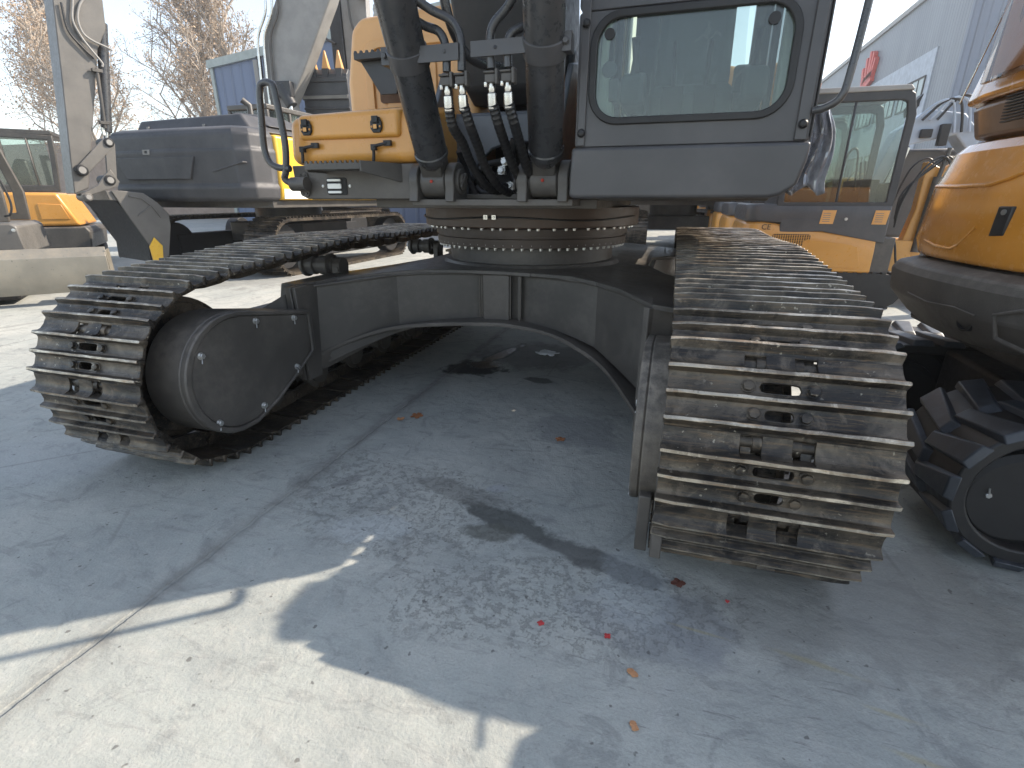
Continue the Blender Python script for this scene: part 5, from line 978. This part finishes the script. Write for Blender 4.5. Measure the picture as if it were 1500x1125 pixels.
mb = MB(); mb.box(-4.98, -4.86, -.05, 0, 3.9, 4.45); mb.build('cover_plate', M['greypaint'], LG, bevel=.01)
mb = MB()
for k in range(4): mb.cyl((-5.15+k*.09, .3, 1.2), (-5.05+k*.09, .3, 4.6), .028, n=8)
for z in (3.05, 1.9): mb.box(-5.2, -4.8, .25, .33, z, z+.16)
mb.build('hose_bundle', M['boomdark'], LG)
mb = MB(); mb.box(-5.4, -3.2, .6, 3.0, 1.0, 2.2); mb.build('body', M['char'], LG, bevel=.05)
for s in (-5.3, -3.9): bgt = bg_track(s, s+.6, 1.7, .9, LG, M['steel']); bgt.location = (0, 1.5, 0)
A2_ = thing('slender_arm', 'dark and pale grey dipper arm standing upright left of the orange fuel tank', 'excavator arm', (-5.0, 10.4, 0), R(10))
mb = MB(); mb.prism([(-3.30, 1.6), (-2.95, 1.6), (-3.0, 6.8), (-3.32, 6.8)], 'y', 0, .4); mb.build('arm', M['boomdark'], A2_, bevel=.02)
mb = MB(); mb.prism([(-2.93, 1.6), (-2.30, 1.6), (-2.35, 3.9), (-2.25, 6.8), (-2.98, 6.8)], 'y', .05, .35); mb.build('boom', M['greypaint'], A2_, bevel=.02)
mb = MB(); mb.tube(bez([(-2.75, -.03, 6.5), (-2.7, -.03, 5.6), (-2.55, -.03, 5.1), (-2.45, -.03, 4.4), (-2.5, -.03, 3.6)], 6), .03, 8); mb.tube(bez([(-3.6, -.03, 6.5), (-3.62, -.03, 5.8), (-3.5, -.03, 5.3), (-3.2, -.03, 5.1)], 6), .03, 8); mb.build('arm_hose', M['char'], A2_)
mb = MB(); mb.box(-2.5, -2.35, -.1, 0, 4.6, 4.9); mb.box(-2.45, -2.25, -.1, 0, 6.05, 6.3); mb.build('pipe_clamp', M['black'], A2_, bevel=.01)
BT = thing('toothed_bucket', 'dark digging bucket raised on its back with four orange teeth pointing up', 'bucket', (-4.5, 9.5, 0), R(10))
mb = MB(); mb.prism([(0, 3.3), (.9, 3.3), (1.1, 3.8), (.7, 4.3), (.15, 4.35), (0, 4.2)], 'x', -4.12, -2.9); mb.box(-4.13, -2.89, -.04, 0, 4.02, 4.14); mb.box(-4.13, -2.89, -.06, 0, 3.62, 3.74); mb.box(-4.13, -2.89, -.04, 0, 3.40, 3.46); bb = mb.build('shell', M['boomdark'], BT, bevel=.02)
mb = MB(); mb.box(-4.12, -2.9, -.075, -.061, 3.645, 3.72); mb.build('scuffed_strip', paint('scraped steel', (.16, .15, .13), .5, dust=.4, bump=.5), bb)
for x in (-4.12, -3.80, -3.46, -3.10):
    mb = MB(); mb.hexa([(x-.09, .0, 4.33), (x+.09, .0, 4.33), (x+.09, .16, 4.33), (x-.09, .16, 4.33)], [(x-.02, .04, 4.74), (x+.02, .04, 4.74), (x+.02, .09, 4.74), (x-.02, .09, 4.74)]); mb.build('tooth', M['paleorange'], BT, bevel=.015)
    mb = MB(); mb.hexa([(x-.05, -.04, 4.05), (x+.05, -.04, 4.05), (x+.07, .16, 4.15), (x-.07, .16, 4.15)], [(x-.09, -.02, 4.33), (x+.09, -.02, 4.33), (x+.09, .17, 4.33), (x-.09, .17, 4.33)]); mb.build('tooth_holder', M['boomdark'], BT, bevel=.01)
mb = MB(); mb.box(-3.7, -3.3, .2, .7, 1.0, 3.3); mb.build('carrying_arm', M['boomdark'], BT, bevel=.02)

# ---------------- blue grey arm behind the mini excavator on the right
BA = thing('blue_grey_arm', 'pale blue grey excavator arm with hoses between mini cab and orange machine', 'excavator arm', (3.3, 4.5, 0))
bgp = paint('pale blue grey paint', (.38, .44, .52), .4, dust=.15, bump=.03)
mb = MB(); mb.prism([(.1, 1.35), (.28, 1.42), (.42, 1.86), (.95, 1.98), (1.15, 1.75), (1.25, 1.95), (1.0, 2.22), (.62, 2.28), (.30, 2.05)], 'y', 0, .3); mb.build('arm', bgp, BA, bevel=.02)
mb = MB(); mb.box(.45, 1.2, .35, 1.2, .7, 1.85); mb.build('body', M['charfine'], BA, bevel=.04)
mb = MB(); mb.cyl((.30, -.06, 1.25), (.42, -.06, 1.84), .05); mb.build('bright_cylinder', M['white'], BA)
for k in range(4):
    mb = MB(); q = k*.08; mb.tube(bez([(.45+q, -.05, 2.15), (.62+q, -.08, 2.32+q*.3), (.78+q, -.08, 2.36), (.86+q, -.05, 2.2), (.9+q, -.05, 2.0)], 6), .016, 8); mb.build('hose', M['hose'] if k % 2 else bgp, BA)
mb = MB(); mb.box(.55, .68, -.05, 0, 1.95, 2.05); mb.box(.75, .85, -.08, 0, 1.85, 2.1); mb.build('pin_block', M['black'], BA, bevel=.01)
mb = MB(); mb.lathe([(.07, 0), (.07, .03), (.05, .10)], (1.24, .1, 2.02), n=20); mb.build('beacon', M['amber'], BA)
# ================================================================ BUILDINGS
def cladding(name, a, b, scale, axis='x', rough=.5):
    t = NT(name); co = t.coord(); sp = t.new("ShaderNodeSeparateXYZ"); t.l.new(co, sp.inputs[0]); v = sp.outputs[0 if axis == 'x' else 1]
    w = t.math('FRACT', t.math('MULTIPLY', v, scale)); edge = t.ramp(t.math('ABSOLUTE', t.math('SUBTRACT', w, .5)), .32, .46)
    n = t.noise(t.mapping(co, (1, 1, .15)), .8, 5, .6); c = t.mix(t.ramp(n, .3, .7), a, b); c = t.mix(t.math('MULTIPLY', edge, .35), c, tuple(x*.6 for x in a))
    t.put(t.b.inputs['Base Color'], c); t.b.inputs['Roughness'].default_value = rough; t.put(t.b.inputs['Normal'], t.bump(edge, .6, .04)); return t.mat
H = thing('factory_hall', 'long grey ribbed factory hall on the right with pale panel', 'building', (14, 31.2, 0))
grib = cladding('grey ribbed cladding', (.20, .22, .25), (.25, .27, .30), 3.0, 'y'); grib2 = cladding('blue grey ribbed cladding', (.15, .18, .24), (.19, .22, .28), 2.5, 'x')
mb = MB(); mb.box(0, .3, 0, 45, 0, 12.3); mb.box(.3, 30, 44.7, 45, 0, 12.3); mb.build('long_wall', grib, H)
mb = MB(); mb.box(.3, 30, 0, .3, 0, 12.28); mb.box(-.05, .25, -.25, -.001, 0, 12.5); mb.build('end_wall', grib2, H)
mb = MB(); mb.box(-.15, 30, -.1, 45.1, 12.3, 12.6); mb.build('roof_edge', M['greypaint'], H)
mb = MB(); mb.box(-.06, -.001, 3.0, 36, 1.5, 9.15); mb.build('white_panel', paint('pale panel', (.42, .46, .52), .5, dust=.1, bump=0), H)
for k in range(7):
    for z in (6.3, 2.6):
        mb = MB(); y = 3.6+k*4.2; mb.ringprism(rrect(y, y+3.6, z, z+1.6, .02, 1), rrect(y+.1, y+3.5, z+.1, z+1.5, .02, 1), 'x', -.12, -.061); [mb.box(-.11, -.062, y+.9*j-.04, y+.9*j+.04, z+.1, z+1.5) for j in (1, 2, 3)]; wf = mb.build('window', M['dark'], H)
        mb = MB(); mb.box(-.085, -.065, y+.1, y+3.5, z+.1, z+1.5); mb.build('pane', paint('pale window glass', (.30, .36, .36), .15, dust=0, bump=0) if k == 0 and z > 3 else bpy.data.materials['pale window glass'], wf)
EM = MB(); y0, z0 = 45.7-31.2, 9.3
def petal(pts, th=.25): EM.prism([(y0+p[0]*1.25, z0+p[1]*1.1) for p in pts], 'x', -.28, -.02)
petal([(1.25, -.25), (1.1, -.5), (-.9, .1), (-.75, .45)]); petal([(.9, .05), (1.25, 1.2), (.95, 1.25), (.5, .15)]); petal([(.45, .2), (.75, 1.75), (.45, 1.75), (.1, .3)]); petal([(.05, .3), (.2, 2.05), (-.1, 2.0), (-.3, .4)]); petal([(-.3, .4), (-.35, 1.95), (-.6, 1.8), (-.6, .45)]); petal([(-.6, .45), (-.85, 1.5), (-1.05, 1.3), (-.8, .4)]); petal([(.7, .0), (-.8, .35), (-.8, .75), (.7, .5)])
EM.xf(Matrix.Translation((14, 31.2, 0))); tag(EM.build('wall_emblem', paint('red emblem', (.62, .07, .05), .5, dust=0, bump=0)), 'red fan shaped emblem on the upper wall of the grey factory hall', 'emblem')
S2 = thing('blue_shed', 'blue grey ribbed shed behind the trees on the left with pale roof edge', 'building', (-22.3, 20.06, 0), math.atan2(-2.47, 9.03))
blu = cladding('blue grey shed cladding', (.085, .115, .20), (.105, .14, .23), 1.2, 'x')
mb = MB(); mb.box(0, 16, 0, 10, 0, 7.45); mb.build('wall', blu, S2)
mb = MB(); mb.box(-.15, 16.1, -.15, 10.1, 7.45, 7.8); mb.build('roof_edge', paint('pale green grey trim', (.30, .33, .31), .5, dust=0, bump=0), S2)
mb = MB(); mb.box(-.05, .2, -.08, 0, 0, 7.45); mb.build('corner_trim', bpy.data.materials['pale green grey trim'], S2)
mb = MB(); mb.ringprism(rrect(3.0, 4.4, 2.6, 5.3, .02, 1), rrect(3.12, 4.28, 2.72, 5.18, .02, 1), 'y', -.08, -.001); wf = mb.build('window', M['white'], S2)
mb = MB(); mb.box(3.12, 4.28, -.03, -.002, 2.72, 5.18); mb.build('pane', M['boomdark'], wf)
mb = MB(); mb.cyl((8.3, 4, 7.5), (8.3, 4, 9.8), .45, n=24)
for k in range(8): mb.lathe([(.45, 0), (.475, .04), (.475, .08), (.45, .12)], (8.3, 4, 7.9+k*.24), n=24)
mb.build('metal_flue', M['greypaint'], S2)
WL = MB(); WL.box(-60, -20.5, 24, 24.3, 0, 4.9); tag(WL.build('boundary_wall', paint('brown boundary wall', (.32, .24, .19), .8, dust=.3, bump=.2)), 'low brown wall under the bare trees on the left', 'wall')
FR_ = thing('far_workshop', 'long low pale workshop closing the yard far behind the machines', 'building', (-14, 60, 0))
mb = MB(); mb.box(0, 28, 0, 8, 0, 4.5); mb.build('wall', cladding('pale workshop cladding', (.36, .38, .40), (.42, .43, .44), 1, 'x'), FR_); mb = MB(); mb.box(-.3, 28.3, -.3, 8.3, 4.5, 4.8); mb.build('roof_edge', M['greypaint'], FR_)

# ================================================================ BARE TREES with a few dry leaves
bark = paint('pale bark', (.36, .31, .25), .8, dust=.2, bump=.4); twig = paint('pale twigs', (.38, .32, .26), .8, dust=0, bump=0); dleaf = paint('dead brown leaves', (.44, .31, .20), .8, dust=0, bump=0, vary=.35)
def tree(seed, h, spread, leaves, upright):
    rnd = random.Random(seed); tb, bb, lv = MB(), MB(), MB()
    def grow(p, d, l, r, lev):
        n = 3; pts = [p]; q = p.copy(); dd = d.copy()
        for i in range(n):
            dd = (dd+Vector((rnd.uniform(-1, 1), rnd.uniform(-1, 1), rnd.uniform(-.2, .6)))*.14).normalized(); q = q+dd*l/n; pts.append(q.copy())
        (tb if lev == 0 else bb).tube(pts, r, 7 if lev == 0 else (5 if lev == 1 else 3), cap=False, radii=[r*(1-.5*i/n) for i in range(n+1)])
        if lev >= 4:
            for _ in range(leaves):
                if rnd.random() < .75:
                    c = pts[rnd.randint(1, n)]+Vector([rnd.gauss(0, .12) for _ in range(3)]); a = Vector([rnd.gauss(0, 1) for _ in range(3)]).normalized()*rnd.uniform(.035, .075); b = a.orthogonal().normalized()*a.length*.8
                    lv.add([c-a, c-b*.8, c+a, c+b*.8], [(0, 1, 2, 3)])
            return
        k = {0: 17, 1: 7, 2: 5, 3: 4}[lev]
        for i in range(k):
            t = .22+.78*(i+rnd.random()*.6)/k if lev == 0 else .25+.75*(i+rnd.random())/k; t = min(t, 1); s = t*n; j = min(int(s), n-1); b0 = pts[j].lerp(pts[j+1], s-j)
            az = rnd.uniform(0, 2*math.pi); side = dd.orthogonal().normalized(); side.rotate(Matrix.Rotation(az, 3, dd)); up = upright if lev < 2 else upright*.8
            nd = (side*(1-up)+dd*.35+Vector((0, 0, up))).normalized(); f = (1-.55*t) if lev == 0 else .75
            grow(b0, nd, l*(spread if lev == 0 else .62)*f*rnd.uniform(.8, 1.15), max(r*(.42 if lev == 0 else .5), .009), lev+1)
    grow(Vector((0, 0, 0)), Vector((0, 0, 1)), h, h*.016, 0); return tb, bb, lv
protos = {}
def plant(kind, seed, h, spread, leaves, upright, loc, label, rz=0, sc=1):
    t = thing('bare_tree', label, 'tree', loc, rz, 'bare winter trees behind the yard'); t.scale = (sc, sc, sc)
    if kind not in protos:
        tb, bb, lv = tree(seed, h, spread, leaves, upright); protos[kind] = (tb.build('trunk', bark, t), bb.build('branches', twig, t, recalc=False), lv.build('leaves', dleaf, t, flat=True, recalc=False))
    else:
        for o in protos[kind]: c = o.copy(); COL.objects.link(c); c.parent = t
    return t
TP = [('b', -37, 25, 0, 1.15, 'bare tree with clinging brown leaves at the far left edge'), ('b', -31.5, 27, 2.1, 1.1, 'broad bare tree with brown leaves just left of the hanging arm'),
      ('a', -27.5, 29, 0, 1.2, 'tallest upright bare tree right of the hanging grey arm'), ('a', -24.6, 30.5, 2.4, 1.0, 'upright bare tree between the tallest tree and the blue shed'),
      ('b', -31, 35, 4.0, 1.0, 'leafy brown crown low behind the tallest bare tree'), ('c', -24, 36, 0, 1.05, 'thin bare tree top rising above the corner of the blue shed'),
      ('b', -43, 29, 1.0, 1.2, 'brown bare tree behind the grey cab at far left'), ('a', -33.5, 31, 5.0, 1.0, 'upright bare tree crossing behind the hanging grey arm'), ('b', -27.5, 37, .7, .95, 'low brown tree just above the big counterweight')]
for (kd, x, y, rz, sc, lb) in TP:
    kk = {'a': (7, 12.5, .36, 3, .52), 'b': (4, 11.5, .42, 4, .34), 'c': (15, 12, .30, 1, .62)}[kd]
    plant(kd, kk[0], kk[1], kk[2], kk[3], kk[4], (x, y, 0), lb, rz, sc)

# ================================================================ HAZE
hz = MB(); hz.box(-420, 420, -80, 620, -1, 15.5); hm = bpy.data.materials.new('haze air'); hm.use_nodes = True; hm.node_tree.nodes.clear()
ho_ = hm.node_tree.nodes.new('ShaderNodeOutputMaterial'); hv = hm.node_tree.nodes.new('ShaderNodeVolumePrincipled'); hv.inputs['Color'].default_value = (.86, .90, .95, 1); hv.inputs['Density'].default_value = .0019; hv.inputs['Anisotropy'].default_value = .3
hm.node_tree.links.new(hv.outputs[0], ho_.inputs['Volume']); tag(hz.build('haze', hm, flat=True), 'thin pale winter haze over the yard', kind='stuff')
